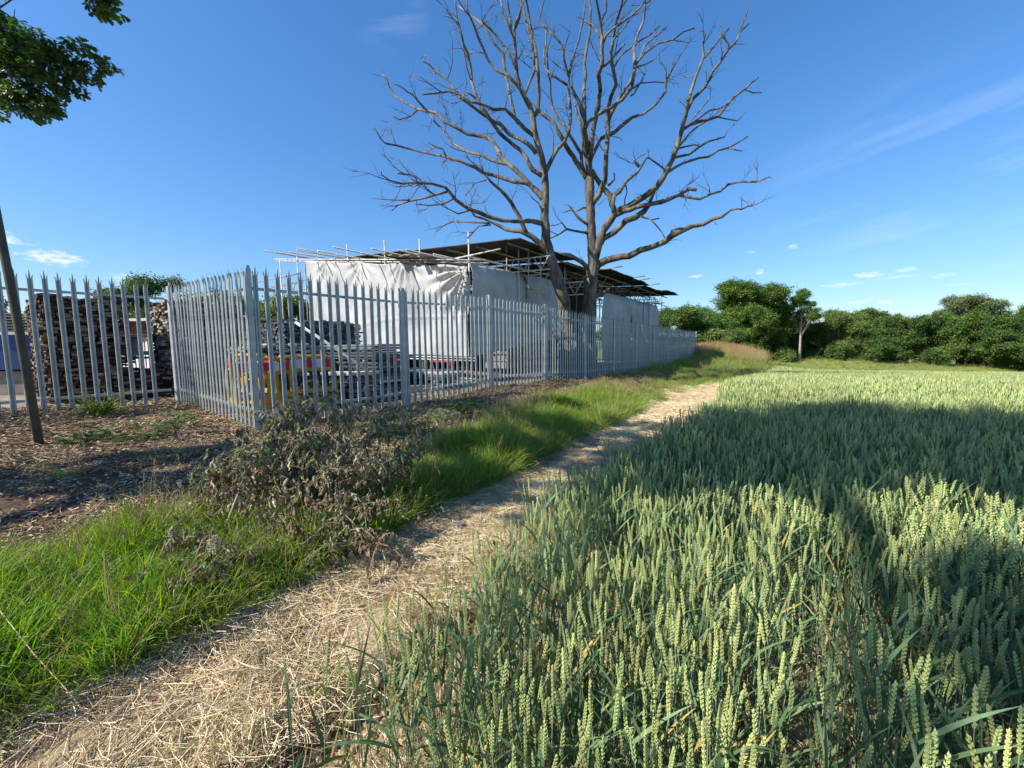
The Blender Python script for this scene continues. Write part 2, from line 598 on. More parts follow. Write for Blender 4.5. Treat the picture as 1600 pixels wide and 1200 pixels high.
def fence():
    t = thing('palisade_fence', 'long galvanised steel palisade fence of pointed pales with a step in its line', 'fence', (A[0], A[1], 0))
    me = pale_mesh()
    ib = MB()                                   # I section post, flange to the outside
    ib.box((0, 0.0, 1.21), (.070, .007, 2.40)); ib.box((0, .10, 1.21), (.070, .007, 2.40)); ib.box((0, .05, 1.21), (.006, .093, 2.40))
    ime = ib.mesh('post', M_GALV)
    cb = MB()                                   # broad pointed corner pale
    cb.box((0, 0, 1.17), (.068, .006, 2.34)); cb.box((-.034, .03, 1.17), (.006, .054, 2.34))
    cb.add([(-.034, -.003, 2.34), (.034, -.003, 2.34), (.012, -.003, 2.42), (-.012, -.003, 2.42), (-.034, .003, 2.34), (.034, .003, 2.34), (.012, .003, 2.42), (-.012, .003, 2.42)],
           [(0, 1, 2, 3), (7, 6, 5, 4), (0, 4, 5, 1), (1, 5, 6, 2), (2, 6, 7, 3), (3, 7, 4, 0)])
    cme = cb.mesh('corner_pale', M_GALV)
    rz3 = math.atan2(U[1], U[0])                # outside (-y local) must point along +NN
    W = .1618
    s_end = 29.36

    def run(p0, d, length, base, first_post=True, start=.5, posts=True):
        ang = math.atan2(d[1], d[0])
        n = int(length / W)
        for i in range(n):
            q = (i + start) * W
            if q > length:
                break
            near_post = abs((q / 2.75) - round(q / 2.75)) * 2.75 < .055
            if near_post and posts:
                continue
            x, y = p0[0] + d[0] * q, p0[1] + d[1] * q
            z = base(q)
            inst('pale', me, t, (x - A[0], y - A[1], z + random.uniform(-.008, .008)), (random.uniform(-.006, .006), random.uniform(-.006, .006), ang + random.uniform(-.05, .05)))
        k = 0
        while k * 2.75 < length:
            q0, q1 = k * 2.75, min((k + 1) * 2.75, length)
            inn = np.array([-d[1], d[0]]) * .035
            for h in (.24, 2.09):
                b = MB()
                a = Vector((p0[0] + d[0] * q0 + inn[0] - A[0], p0[1] + d[1] * q0 + inn[1] - A[1], base(q0) + h))
                c = Vector((p0[0] + d[0] * q1 + inn[0] - A[0], p0[1] + d[1] * q1 + inn[1] - A[1], base(q1) + h))
                v = c - a
                rot = v.to_track_quat('X', 'Z').to_matrix()
                b.box((a + c) / 2, (v.length, .005, .045), rot)
                b.box((a + c) / 2 + rot @ Vector((0, .022, .020)), (v.length, .040, .005), rot)
                b.build('rail', M_GALV, t)
            if (k > 0 and posts) or first_post:
                inst('post', ime, t, (p0[0] + d[0] * q0 - A[0] + inn[0] * -.1, p0[1] + d[1] * q0 - A[1] + inn[1] * -.1, base(q0) - .03), (0, 0, ang))
            k += 1

    b3 = lambda q: float(np.interp(q, SX, SZ)) + .04
    run(A, U, s_end, b3, first_post=False)
    inst('post', ime, t, (U[0] * s_end, U[1] * s_end, b3(s_end) - .03), (0, 0, rz3))
    inst('corner_pale', cme, t, (0, 0, b3(0)), (0, 0, rz3 - .5))
    # step: from A back to the corner B2, outside faces -U
    B2 = A - NN * 3.86
    zc = .50
    b2 = lambda q: zc + (b3(0) - zc) * (q / 3.86)
    run(B2, NN, 3.80, b2, first_post=False, start=.9, posts=False)
    inst('corner_pale', cme, t, (B2[0] - A[0], B2[1] - A[1], zc), (0, 0, rz3 + .4))
    # short run: B2 backwards towards the camera's left
    L1 = 8.35
    P0 = B2 - U * L1
    b1 = lambda q: zc + (.42 - zc) * (1 - q / L1)
    run(P0, U, L1 - .1, b1, start=.35)
    # return run on into the yard side at the far end
    run(A + U * s_end - NN * 11.0, NN, 10.9, lambda q: b3(s_end) + .0, start=.5)
    return t


fence()


# ================================================================== SCAFFOLD SHELTER
def W3(s, o, z):
    x, y = XY(s, o)
    return Vector((x, y, z))


def Wl(s, o, z):
    return W3(s, o, z) - SH0


SH0 = W3(6.39, -1.5, 0)


def roofz(o):
    return 4.90 + .078 * (-.7 - o)


def shelter():
    t = thing('scaffold_shelter', 'scaffold tube shelter clad in white sheeting under a dark corrugated roof', 'scaffold shelter', tuple(SH0))

    def tube(name, a, b, r=.0242, mt=M_TUBE):
        o = MB(); o.tube([a, b], r, 7)
        return o.build(name, mt, t, True)

    topz = lambda o: 4.01 + .153 * (-1.5 - o)
    # front wall across (s const), side wall along the fence (o const)
    OB = [-1.56, -3.72, -5.57, -7.91, -10.1, -11.9]
    TOPU = [4.95, 5.1, 5.38, 5.6, 5.75, 5.9]
    for o, tz_ in zip(OB, TOPU):
        tube('upright', Wl(6.45, o, .3), Wl(6.45, o, tz_), mt=M_TUBE)
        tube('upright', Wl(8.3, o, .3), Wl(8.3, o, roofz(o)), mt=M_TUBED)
    tube('upright', Wl(6.4, -13.46, .3), Wl(6.4, -13.46, 5.85))
    tube('upright', Wl(8.4, -13.46, .3), Wl(8.4, -13.46, 5.75), mt=M_TUBED)
    for dz, so in ((0.06, 6.36), (.0, 6.50)):
        tube('ledger', Wl(so, -.85, topz(-.85) + .05 + dz), Wl(so, -13.9, topz(-13.9) + .0 + dz - .10))
    for z in (1.24, 1.16):
        tube('ledger', Wl(6.36, -1.3, z), Wl(6.36, -7.4, z + .1))
    tube('ledger', Wl(6.42, -1.4, .62), Wl(6.42, -6.0, .62))
    # poking tubes on top of the front wall
    rr = random.Random(3)
    for o, l0, dzz in ((-12.6, 1.3, .10), (-11.6, 1.2, .05), (-10.0, 1.5, .02), (-9.3, 1.5, .16), (-8.6, 1.1, .03), (-7.6, .9, .05), (-6.9, .7, -.02), (-5.9, 1.2, .10), (-5.2, .8, .02), (-4.2, 1.0, .1), (-3.1, .9, .08), (-2.4, 1.1, .04), (-1.9, .7, .02)):
        tube('transom', Wl(6.4 - l0 * (1.35 if o > -9 else .75), o - .1, topz(o) + .10 + dzz), Wl(10.2, o + .1, topz(o) + .02 + .1))
    # boards on top of the front wall
    for k in range(9):
        o = -3.0 - k * .23
        b = MB(); b.box((0, 0, 0), (2.6, .2, .035))
        x = b.build('board', M_WOODG, t)
        x.location = Wl(7.2 + rr.uniform(-.3, .3), o, topz(o) + .19 + rr.uniform(0, .05)); x.rotation_euler = (rr.uniform(-.03, .03), -.05, math.atan2(U[1], U[0]) + rr.uniform(-.05, .05))
    # corrugated roof, sheet by sheet
    prof = []
    wsheet = 1.02
    nb = 12

    def roof_sheet(s0, o0, o1, zoff, tilt):
        b = MB()
        vs = []; fs = []
        rows = 5
        for j in range(rows + 1):
            oo = o0 + (o1 - o0) * j / rows
            for i in range(nb * 2 + 1):
                ss = s0 + wsheet * i / (nb * 2)
                z = roofz(oo) + zoff + tilt * (ss - s0 - .5) + (.018 if i % 2 else -.018)
                vs.append(Wl(ss, oo, z))
        n = nb * 2 + 1
        for j in range(rows):
            for i in range(n - 1):
                fs.append((j * n + i, j * n + i + 1, (j + 1) * n + i + 1, (j + 1) * n + i))
        m0 = len(vs)
        vs2 = [v + Vector((0, 0, .004)) for v in vs]
        fs2 = [tuple(i + m0 for i in f[::-1]) for f in fs]
        b.add(vs + vs2, fs + fs2)
        b.build('roof_sheet', M_ROOF, t)
    s = 7.78
    k = 0
    while s < 25.6:
        bay = int((s - 7.78) / 3.0)
        zo = [0.0, -.07, .10, .10, .03, .12, .0][min(bay, 6)]
        eave = [-.7, -1.15, -.55, -.62, -.8, -.5, -.7][min(bay, 6)] + rr.uniform(-.06, .06)
        roof_sheet(s, eave, -6.4, zo + (k % 2) * .012 + rr.uniform(-.01, .01), rr.uniform(-.02, .02))
        roof_sheet(s, -6.2, -12.2, zo + .03 + (k % 2) * .012, rr.uniform(-.02, .02))
        s += .97
        k += 1
    for o in np.arange(-1.2, -12, -1.35):       # purlins
        tube('purlin', Wl(7.9, o, roofz(o) - .09), Wl(25.8, o, roofz(o) - .09), .03, M_TUBED)
    # loose timber poking out over the eave
    for s_, dz in ((14.6, .12), (17.6, .12), (18.4, .1), (20.1, .05)):
        tube('purlin', Wl(s_, -.9, roofz(-.7) + dz), Wl(s_ + .1, -.05, roofz(-.7) + dz + .03), .025, M_TUBED)

    def lattice(a, b, h=.42, n=5, mt=M_TUBE, r=.024):
        g = MB()
        a = Vector(a); b = Vector(b)
        dn = Vector((0, 0, -h))
        g.tube([a, b], r, 6); g.tube([a + dn, b + dn], r, 6)
        for i in range(n):
            p = a.lerp(b, (i + .08) / n); q = a.lerp(b, (i + .5) / n); w = a.lerp(b, (i + .92) / n)
            g.tube([p, q + dn], r * .7, 5); g.tube([q + dn, w], r * .7, 5)
        g.tube([a, a + dn], r * .8, 5)
        g.build('lattice_beam', mt, t, True)
    # ladder beams carrying the roof, sticking out over the side sheeting
    lattice(Wl(8.9, -4.4, 4.72), Wl(8.9, -.25, 4.50), .42, 6)
    lattice(Wl(9.4, -2.6, 4.10), Wl(9.4, -.55, 4.06), .48, 3)
    lattice(Wl(11.7, -2.6, 4.12), Wl(11.7, -.45, 4.06), .48, 3)
    for s_ in (13.6, 15.2, 17.3, 19.6, 21.8, 24.0):
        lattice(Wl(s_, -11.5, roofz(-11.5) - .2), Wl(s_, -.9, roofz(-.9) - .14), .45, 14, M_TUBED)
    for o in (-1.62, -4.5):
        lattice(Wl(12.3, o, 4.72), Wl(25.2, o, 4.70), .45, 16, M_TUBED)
    tube('ledger', Wl(6.2, -1.38, 4.16), Wl(12.1, -1.38, 4.3))
    tube('ledger', Wl(6.42, -2.6, 4.24), Wl(6.42, -.35, 4.26), mt=M_TUBE)
    # side uprights
    for s_, o, z0, z1 in ((8.7, -1.36, .4, 5.0), (9.2, -1.3, 3.3, 4.95), (9.9, -1.25, 3.5, 4.9), (11.95, -1.4, .4, 4.75), (13.4, -1.62, .3, 4.85), (14.1, -1.62, .3, 4.9), (15.8, -1.6, .3, 4.8),
                          (18.1, -1.3, .3, 3.1), (22.2, -1.25, .3, 4.75), (21.3, -1.3, 2.4, 4.2), (24.5, -1.6, .3, 4.8), (25.7, -1.5, .3, 4.75), (25.7, -3.4, .3, 4.8), (25.7, -5.6, .3, 4.9), (24.5, -4.0, .3, 4.9), (26.9, -1.6, .3, 4.2),
                          (13.5, -4.4, .3, 5.1), (15.8, -4.4, .3, 5.1), (19.0, -4.4, .3, 5.1), (13.5, -8.4, .3, 5.4), (17, -8.4, .3, 5.4)):
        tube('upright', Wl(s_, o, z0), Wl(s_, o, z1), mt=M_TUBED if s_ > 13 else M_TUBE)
    for o in (-1.56, -3.5):
        for z in (2.2, 3.3, 4.4):
            tube('ledger', Wl(24.4, o, z), Wl(27.0, o, z), mt=M_TUBED)
    for s_ in (24.5, 25.7):
        for z in (2.3, 3.4, 4.5):
            tube('ledger', Wl(s_, -1.3, z), Wl(s_, -6.5, z), mt=M_TUBED)
    tube('brace', Wl(12.0, -1.3, .5), Wl(9.0, -1.28, 2.2), mt=M_TUBED)
    # frame sticking out at the left end
    for o1, z in ((-11.9, 4.95), (-11.9, 4.55)):
        tube('ledger', Wl(6.4, -11.6, z), Wl(6.4, -17.5, z + .1), mt=M_TUBED)
    lattice(Wl(7.6, -11.5, 5.0), Wl(7.6, -17.5, 5.1), .45, 8, M_TUBED)
    lattice(Wl(9.6, -11.5, 5.2), Wl(9.6, -16.5, 5.2), .45, 8, M_TUBED)
    tube('upright', Wl(6.4, -11.15, .3), Wl(6.4, -11.15, 5.3), mt=M_TUBED)
    tube('upright', Wl(7.6, -11.4, .3), Wl(7.6, -11.4, 5.3), mt=M_TUBED)
    tube('upright', Wl(7.6, -16.6, .3), Wl(7.6, -16.6, 5.3), mt=M_TUBED)

    # ---- sheeting: cloth with pull folds
    def sheet(fn, nu, nv, name='sheeting'):
        g = MB()
        vs = [fn(i / nu, j / nv) for j in range(nv + 1) for i in range(nu + 1)]
        fs = [(j * (nu + 1) + i, j * (nu + 1) + i + 1, (j + 1) * (nu + 1) + i + 1, (j + 1) * (nu + 1) + i) for j in range(nv) for i in range(nu)]
        g.add(vs, fs)
        o = g.build(name, M_SHEET, t, True)
        sd_ = o.modifiers.new('thick', 'SOLIDIFY'); sd_.thickness = .004
        return o

    def front(oa, ob, zb0, zb1, zo):
        def fn(a, b):           # a across (from corner to left), b up
            o = oa + (ob - oa) * a
            zb = zb0 + (zb1 - zb0) * a
            zt_ = topz(o) - .05 - .05 * abs(math.sin(o * 1.35))
            z = zb + (zt_ - zb) * b
            d = 0.09 * (float(vnoise(o * 1.1, z * .9, 41)) - .5) * 2 + .06 * (float(vnoise(o * 3.1, z * 1.2, 42)) - .5)
            # folds fanning out of the pulled corner
            dx, dz = o + 1.5, z - (topz(-1.5) - .15)
            r_ = math.hypot(dx, dz)
            th = math.atan2(-dz, -dx)
            d += .11 * math.sin(th * 19 + 1.2 * math.sin(th * 5)) * math.exp(-((r_ - .75) / .75) ** 2) * (1 if r_ > .12 else r_ / .12)
            # ties along the top
            for oc in (-4.3, -6.9, -9.2):
                dx2, dz2 = o - oc, z - topz(oc)
                r2 = math.hypot(dx2, dz2)
                d += .06 * math.sin(math.atan2(-dz2, dx2) * 13 + oc) * math.exp(-(r2 / .8) ** 2)
            # horizontal lap
            d += .03 * math.exp(-((z - (2.55 + .05 * math.sin(o))) / .03) ** 2)
            return Wl(6.33 - d + zo, o, z)
        return fn
    sheet(front(-1.52, -5.75, 1.27, 1.38, 0), 110, 60)
    sheet(front(-5.70, -10.95, 1.38, 1.75, .03), 110, 56)

    def side(sa, sb, za, zb_, ta, tb, seed, lean=0.0):
        def fn(a, b):
            s_ = sa + (sb - sa) * a
            z0 = za + (zb_ - za) * a
            z1 = ta + (tb - ta) * a - .03 * abs(math.sin(s_ * 1.5))
            z = z0 + (z1 - z0) * b
            d = .10 * (float(vnoise(s_ * 1.0, z * .7, seed)) - .5) * 2 + .07 * (float(vnoise(s_ * 3.2 + z * .5, z * .5, seed + 1)) - .5) + .03 * (float(vnoise(s_ * 8 - z, z * .9, seed + 2)) - .5)
            d += .13 * min(1, (z1 - z) / .30)
            d += .025 * math.exp(-((z - 3.55) / .03) ** 2) + .02 * math.exp(-((z - 2.7 - .1 * math.sin(s_)) / .03) ** 2)
            return Wl(s_ + lean * (1 - b), -1.5 + d, z)
        return fn
    sheet(side(6.40, 9.2, 1.3, 1.62, 4.06, 4.12, 51), 60, 44)
    sheet(side(9.15, 11.9, 1.6, 1.95, 4.12, 4.22, 53), 60, 40)
    sheet(side(15.7, 19.6, .9, .7, 4.30, 4.25, 55), 60, 44)
    sheet(side(19.5, 24.5, .7, .5, 4.27, 4.2, 57, lean=.45), 70, 44)
    # back of the bay between the sheets
    g = MB(); g.box((0, 0, 0), (3.4, .04, 1.1)); x = g.build('sheeting', M_SHEET, t); x.location = Wl(13.8, -3.4, 2.9); x.rotation_euler = (0, 0, math.atan2(U[1], U[0]))
    # decking inside
    for k in range(8):
        g = MB(); g.box((0, 0, 0), (3.9, .22, .038)); x = g.build('board', M_WOODG, t)
        x.location = Wl(10.0 + (k % 2) * 1.4, -1.8 - .25 * k, 3.95 + .01 * (k % 3)); x.rotation_euler = (0, 0, math.atan2(U[1], U[0]))
    g = MB(); g.box((0, 0, 0), (.05, 9.6, 4.6)); x = g.build('added_dark_wall', M_ROOF, t); x.location = Wl(17.0, -7.2, 2.6); x.rotation_euler = (0, 0, math.atan2(U[1], U[0]))  # added dark wall: stops the view through, so the bay looks dark inside
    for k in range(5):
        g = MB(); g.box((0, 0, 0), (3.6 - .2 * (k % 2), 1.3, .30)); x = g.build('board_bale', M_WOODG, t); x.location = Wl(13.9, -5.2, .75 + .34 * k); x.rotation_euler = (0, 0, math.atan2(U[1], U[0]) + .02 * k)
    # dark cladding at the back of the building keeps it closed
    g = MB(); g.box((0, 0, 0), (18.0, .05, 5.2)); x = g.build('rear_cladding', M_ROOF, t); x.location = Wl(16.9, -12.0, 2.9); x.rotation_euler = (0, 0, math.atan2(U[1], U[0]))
    return t


shelter()
# ================================================================== YARD STACKS
def stack(name, label, s0, s1, o0, o1, z1, tiers, cols, seed, piece=(.17, .07, .055), group=None):
    """stack of rough pieces seen end on: thousands of edges, joined, on dark cores"""
    rr = random.Random(seed)
    x0, y0 = XY(s0, o0)
    t = thing(name, label, 'stack', (x0, y0, .38), group=group)
    core = MB()
    ang = math.atan2(U[1], U[0])
    rot = Matrix.Rotation(ang, 3, 'Z')
    L, Wd = s1 - s0, o0 - o1

    def P(a, b, z):
        x, y = XY(s0 + a, o0 - b)
        return Vector((x - x0, y - y0, z))
    for (za, zb) in tiers:
        core.box(P(L / 2, Wd / 2, (za + zb) / 2), (L - .22, Wd - .22, zb - za - .02), rot)
    core.build('core', mat('dark_core_' + str(seed), (.03, .026, .022), 1), t)
    g = MB()
    for (za, zb) in tiers:
        z = za + piece[2] / 2
        while z < zb:
            # outer face and near end
            a = 0.0
            while a < L:
                w = piece[0] * rr.uniform(.7, 1.25)
                g.box(P(a + w / 2, .07 + rr.uniform(-.05, .03), z + rr.uniform(-.012, .012)), (w * .93, .14, piece[2] * rr.uniform(.75, 1.02)), Matrix.Rotation(ang + rr.uniform(-.25, .25), 3, 'Z') @ Matrix.Rotation(rr.uniform(-.15, .15), 3, 'Y'), rr.randrange(3))
                a += w
            b = 0.0
            while b < Wd:
                w = piece[0] * rr.uniform(.55, 1.1)
                g.box(P(.06 + rr.uniform(-.06, .03), b + w / 2, z + rr.uniform(-.012, .012)), (.14, w * .93, piece[2] * rr.uniform(.7, 1.02)), Matrix.Rotation(ang + rr.uniform(-.3, .3), 3, 'Z') @ Matrix.Rotation(rr.uniform(-.15, .15), 3, 'X'), rr.randrange(3))
                b += w
            z += piece[2] * 1.08
        for _ in range(int(L * Wd * 22)):
            g.box(P(rr.uniform(0, L), rr.uniform(0, Wd), zb + rr.uniform(0, .05)), (piece[0], piece[0] * .6, piece[2]), Matrix.Rotation(rr.uniform(0, 3), 3, 'Z') @ Matrix.Rotation(rr.uniform(-.3, .3), 3, 'X'), rr.randrange(3))
    o = g.build('pieces', cols, t)
    tag(o, kind='stuff')
    pb = MB()
    for (za, zb) in tiers:
        for k in range(5):
            pb.box(P(L * (k + .5) / 5, Wd / 2, za - .06), (.1, Wd, .1), rot)
    pb.build('pallet', M_WOODG, t)
    return t


c_br = [mat('fired_brown', (.085, .055, .040), .9), mat('fired_buff', (.25, .185, .13), .9), mat('fired_dark', (.035, .025, .020), .9)]
c_gr = [mat('slate_grey', (.12, .13, .13), .8), mat('slate_pale', (.30, .31, .30), .7), mat('slate_dark', (.05, .055, .055), .8)]
stack('tile_stack', 'tall dark brown stack of rough roof tiles behind the leftmost fence pales', -1.62, -.45, -5.5, -8.2, 2.6, [(.12, 1.38), (1.48, 2.25)], c_br, 5)
stack('tile_stack', 'brown and buff stack of tiles just behind the stepped corner of the fence', .22, 1.55, -4.9, -6.6, 2.6, [(.12, 1.2), (1.3, 2.28)], [c_br[1], c_br[0], c_gr[1]], 6)
stack('slate_stack', 'grey stack of slates glinting behind the close-set pales of the fence step', 1.15, 2.9, -3.3, -4.5, 1.8, [(.1, .8), (.9, 1.25)], [c_gr[1], c_gr[0], c_gr[2]], 7, (.13, .05, .04))
stack('slate_stack', 'dark stack of slates under the trees behind the yellow barriers', 2.9, 5.2, -5.4, -7.0, 2.4, [(.1, 1.0), (1.1, 2.0)], [c_gr[2], c_gr[0], c_gr[2]], 8)
stack('tile_stack', 'low brown stack of tiles with bent wires, between the two tall stacks', -.95, .1, -5.0, -5.7, 1.2, [(.12, .72)], c_br, 9)


def decks():
    """stacks of steel decking / boards lying flat along the yard"""
    rr = random.Random(4)
    md = [mat('deck_dark', (.06, .065, .065), .7, noise=(.11, .11, .10)), mat('deck_white', (.50, .50, .48), .6), mat('deck_mid', (.18, .19, .19), .6)]
    ang = math.atan2(NN[1], NN[0])

    def one(label, s, oa, ob, z0, n, w, th, whites, tilt=0.0):
        x, y = XY(s, (oa + ob) / 2)
        t = thing('board_stack', label, 'stack', (x, y, z0), ang)
        L = abs(oa - ob)
        z = 0.0
        for i in range(n):
            g = MB(); h = th * rr.uniform(.7, 1.1)
            g.box((0, 0, 0), (L * rr.uniform(.96, 1.0), w * rr.uniform(.9, 1), h * .8))
            # folded ribs along the edge
            for r_ in range(4):
                g.box((rr.uniform(-.03, .03), -w / 2 - .006, -h * .3 + r_ * h * .2), (L * .97, .012, h * .07))
            q = g.build('board', md[1] if i in whites else md[0] if rr.random() < .7 else md[2], t)
            q.location = (rr.uniform(-.08, .08), rr.uniform(-.04, .04), z + h / 2); q.rotation_euler = (0, tilt, 0)
            z += h
            if i % 3 == 2:
                for e in (-.35, .35):
                    g = MB(); g.box((L * e, 0, 0), (.08, w, .05)); q = g.build('spacer', M_WOODG, t); q.location = (0, 0, z + .025)
                z += .05
        return t
    one('dark stack of metal boards with white edges below the white sheeting', 3.9, -1.9, -5.6, .42, 14, 1.0, .085, (3,))
    one('lower grey stack of ribbed boards close behind the fence and white pole', 2.6, -1.1, -3.6, .40, 7, .8, .08, (6,), -.03)
    one('flat stack of boards with one white edge beside the second fence post', 4.9, -.8, -2.9, .42, 6, .7, .085, (5,), .02)


decks()


def barriers():
    my = mat('yellow_plastic', (.62, .36, .03), .45, noise=(.45, .25, .03), noise_scale=3)
    mr = mat('red_reflector', (.55, .02, .03), .35)
    mw = mat('white_reflector', (.62, .64, .66), .35)
    mk = mat('black_wire', (.03, .03, .03), .6)

    def one(label, s, o, rz, kind, tilt=0.0, L=1.15, zz=0.0):
        x, y = XY(s, o)
        t = thing('traffic_barrier', label, 'barrier', (x, y, zt(x, y) + .06 + zz), rz, 'yellow barriers behind the fence corner')
        t.rotation_euler = (tilt, 0, rz)
        f = MB()
        H = .98
        pts = [(-L / 2, 0, .06), (-L / 2, 0, H - .12), (-L / 2 + .12, 0, H), (L / 2 - .12, 0, H), (L / 2, 0, H - .12), (L / 2, 0, .06)]
        f.tube(pts, .035, 8)
        f.box((0, 0, .30), (L, .045, .09)); f.box((0, 0, .09), (L, .05, .10)); f.box((0, 0, H - .27), (L, .03, .04))
        f.box((-L / 2 + .02, 0, .03), (.07, .34, .06)); f.box((L / 2 - .02, 0, .03), (.07, .34, .06))
        f.build('frame', my, t, False)
        n = 7
        for k in range(1, n):
            g = MB(); x_ = -L / 2 + L * k / n
            g.box((x_, 0, .52), (.045, .028, .40)); g.build('bar', my if kind == 0 else mk, t)
        if kind:
            g = MB()
            for k in range(24):
                x_ = -L / 2 + L * (k + .5) / 24
                g.tube([(x_, .03, .12), (x_ + .05, .03, .74)], .004, 4)
            for k in range(9):
                g.tube([(-L / 2, .034, .14 + k * .07), (L / 2, .034, .14 + k * .07)], .003, 4)
            g.build('mesh_panel', mk, t)
        w = L * .94 / 5
        for k in range(5):
            g = MB(); x_ = -L * .47 + w * (k + .5)
            vs = [(x_ - w / 2 + a, d, z) for d in (-.034, -.026) for (a, z) in ((0, H - .23), (w, H - .23), (w + .02, H - .07), (.02, H - .07))]
            g.add(vs, [(0, 1, 2, 3), (7, 6, 5, 4), (0, 4, 5, 1), (1, 5, 6, 2), (2, 6, 7, 3), (3, 7, 4, 0)])
            g.build('reflector', mr if k % 2 == 0 else mw, t)
        return t
    a3 = math.atan2(U[1], U[0])
    one('yellow plastic barrier with red reflectors and slotted bars, first one behind the fence corner', .62, -1.20, a3 + .15, 0, -.12, 1.0)
    one('yellow barrier with red reflectors over black mesh, leaning beside the slotted one', 1.45, -1.30, a3 + .02, 1, -.16, 1.15, .03)
    one('yellow barrier seen edge on through the last pales of the fence step', .62, -2.1, a3 - 1.15, 0, -.1, 1.0)
    one('last yellow barrier stacked behind the mesh one, only its bent end showing', 1.62, -1.62, a3 + .1, 1, -.2, 1.2, .02)


barriers()


def yard_small():
    # white pole propped against the decks
    a = W3(1.84, -2.6, 2.15); b = W3(4.24, -2.2, .45)
    g = MB(); g.tube([a - b, (0, 0, 0)], .03, 8)
    x = g.build('white_pole', mat('white_paint', (.75, .75, .73), .5), None, True, tuple(b)); tag(x, 'white pole leaning diagonally in front of the stacked boards', 'pole')
    # blue skip at far left
    mb = mat('blue_paint', (.02, .06, .22), .5, noise=(.03, .07, .18), noise_scale=3)
    t = thing('skip', 'blue metal skip with a wire cage on top at the left end of the yard', 'skip', (-13.6, 10.4, .38), R(12))
    g = MB(); g.add([(-1.5, -.9, .75), (1.5, -.9, .75), (1.5, .9, .75), (-1.5, .9, .75), (-1.7, -1.0, 1.6), (1.7, -1.0, 1.6), (1.7, 1.0, 1.6), (-1.7, 1.0, 1.6)], [(3, 2, 1, 0), (4, 5, 6, 7), (0, 1, 5, 4), (1, 2, 6, 5), (2, 3, 7, 6), (3, 0, 4, 7)])
    g.build('body', mb, t)
    g = MB(); g.box((0, -1.02, 1.63), (3.5, .08, .07)); g.box((0, 1.02, 1.63), (3.5, .08, .07)); g.build('rim', M_TUBE, t)
    g = MB(); g.box((0, 0, .36), (2.6, 1.6, .7)); g.build('base', M_WOODG, t)
    g = MB()
    for k in range(7):
        g.tube([(-1.5, -.8 + .02 * k, 1.7 + .07 * k), (1.5, -.8, 1.7 + .07 * k)], .014, 4)
    for k in range(6):
        g.tube([(-1.5 + .6 * k, -.8, 1.66), (-1.5 + .6 * k, -.8, 2.15)], .016, 4)
    g.build('cage', M_TUBED, t)
    # low brick building at the back with a white picket fence before it
    mbk = mat('brickwork', (.17, .085, .06), .9, noise=(.23, .13, .09), noise_scale=4)
    t = thing('brick_building', 'low red brick building with a pale roof edge beyond the yard', 'building', (-18.5, 21, .35), R(-8))
    rrb = random.Random(8)
    g = MB(); g.box((0, 0, 1.3), (14, 4, 2.6)); g.build('wall', mbk, t)
    g = MB()
    for r_ in range(33):
        for c_ in range(56):
            xx = -7 + (c_ + .5 * (r_ % 2)) * .25 + .06
            if xx > 6.95: continue
            g.box((xx, -2.004, .05 + r_ * .077), (.215, .018, .062), None, rrb.randrange(2))
    tag(g.build('bricks', [mbk, mat('brick_dark', (.12, .06, .045), .9)], t), kind='stuff')
    g = MB(); g.box((0, -.1, 2.68), (14.4, 4.6, .12)); g.build('roof', mat('pale_roof', (.5, .47, .42), .7), t)
    t = thing('picket_fence', 'weathered white picket fence in front of the low brick building', 'fence', (-17.2, 17.0, .35), R(-8))
    mw = MATS['white_paint']
    g = MB(); g.box((-.04, 0, .0), (.09, .02, 1.5)); g.add([(-.085, -.01, .75), (.005, -.01, .75), (-.04, -.01, .87), (-.085, .01, .75), (.005, .01, .75), (-.04, .01, .87)], [(0, 1, 2), (5, 4, 3), (0, 2, 5, 3), (1, 4, 5, 2)])
    pm = g.mesh('picket', mw)
    for k in range(44):
        inst('picket', pm, t, (-4 + k * .17, 0, .80))
    g = MB(); g.box((-.2, .03, 1.1), (7.6, .04, .08)); g.box((-.2, .03, .5), (7.6, .04, .08)); g.build('rail', mw, t)
    # rack of junk between stacks
    t = thing('metal_rack', 'metal rack with a white beam and a pale bin, between the brown stacks', 'rack', (-9.4, 10.6, .38), R(35))
    for xx in (-1.1, 0, 1.1):
        for yy in (-.35, .35):
            g = MB(); g.box((xx, yy, .8), (.05, .05, 1.6)); g.build('leg', M_TUBED, t)
    for z in (.5, 1.0, 1.55):
        g = MB(); g.box((0, 0, z), (2.3, .75, .05)); g.build('shelf', M_TUBE, t)
    g = MB(); g.box((0, -.5, 1.12), (2.6, .06, .10)); g.build('beam', mw, t)
    t = thing('plastic_bin', 'pale grey plastic bin standing on the metal rack', 'bin', (-9.9, 10.35, 1.43), R(20))
    g = MB(); g.tube([(0, 0, 0), (0, 0, .5)], [.16, .2], 12); g.build('body', mat('pale_plastic', (.5, .53, .56), .5), t, True)
    g = MB(); g.tube([(0, 0, .5), (0, 0, .53)], [.215, .2], 12); g.build('lid', MATS['pale_plastic'], t, False)
    # red machinery bits under the sheeting
    mred = mat('red_paint', (.34, .03, .04), .5)
    x0, y0 = XY(6.1, -2.2)
    t = thing('red_frame', 'red steel trestle standing in the shade below the white sheeting', 'trestle', (x0, y0, .38), math.atan2(NN[1], NN[0]))
    for xx in (-.7, .1):
        for d in (-1, 1):
            g = MB(); g.tube([(xx + .32 * d, 0, 0), (xx, 0, .75)], .022, 6); g.build('leg', mred, t)
    g = MB(); g.tube([(-.8, 0, .76), (.3, 0, .76)], .03, 6); g.build('beam', mred, t)
    x0, y0 = XY(6.15, -4.7)
    t = thing('red_frame', 'dark red steel trestle behind the second fence post', 'trestle', (x0, y0, .38), math.atan2(NN[1], NN[0]) + .3)
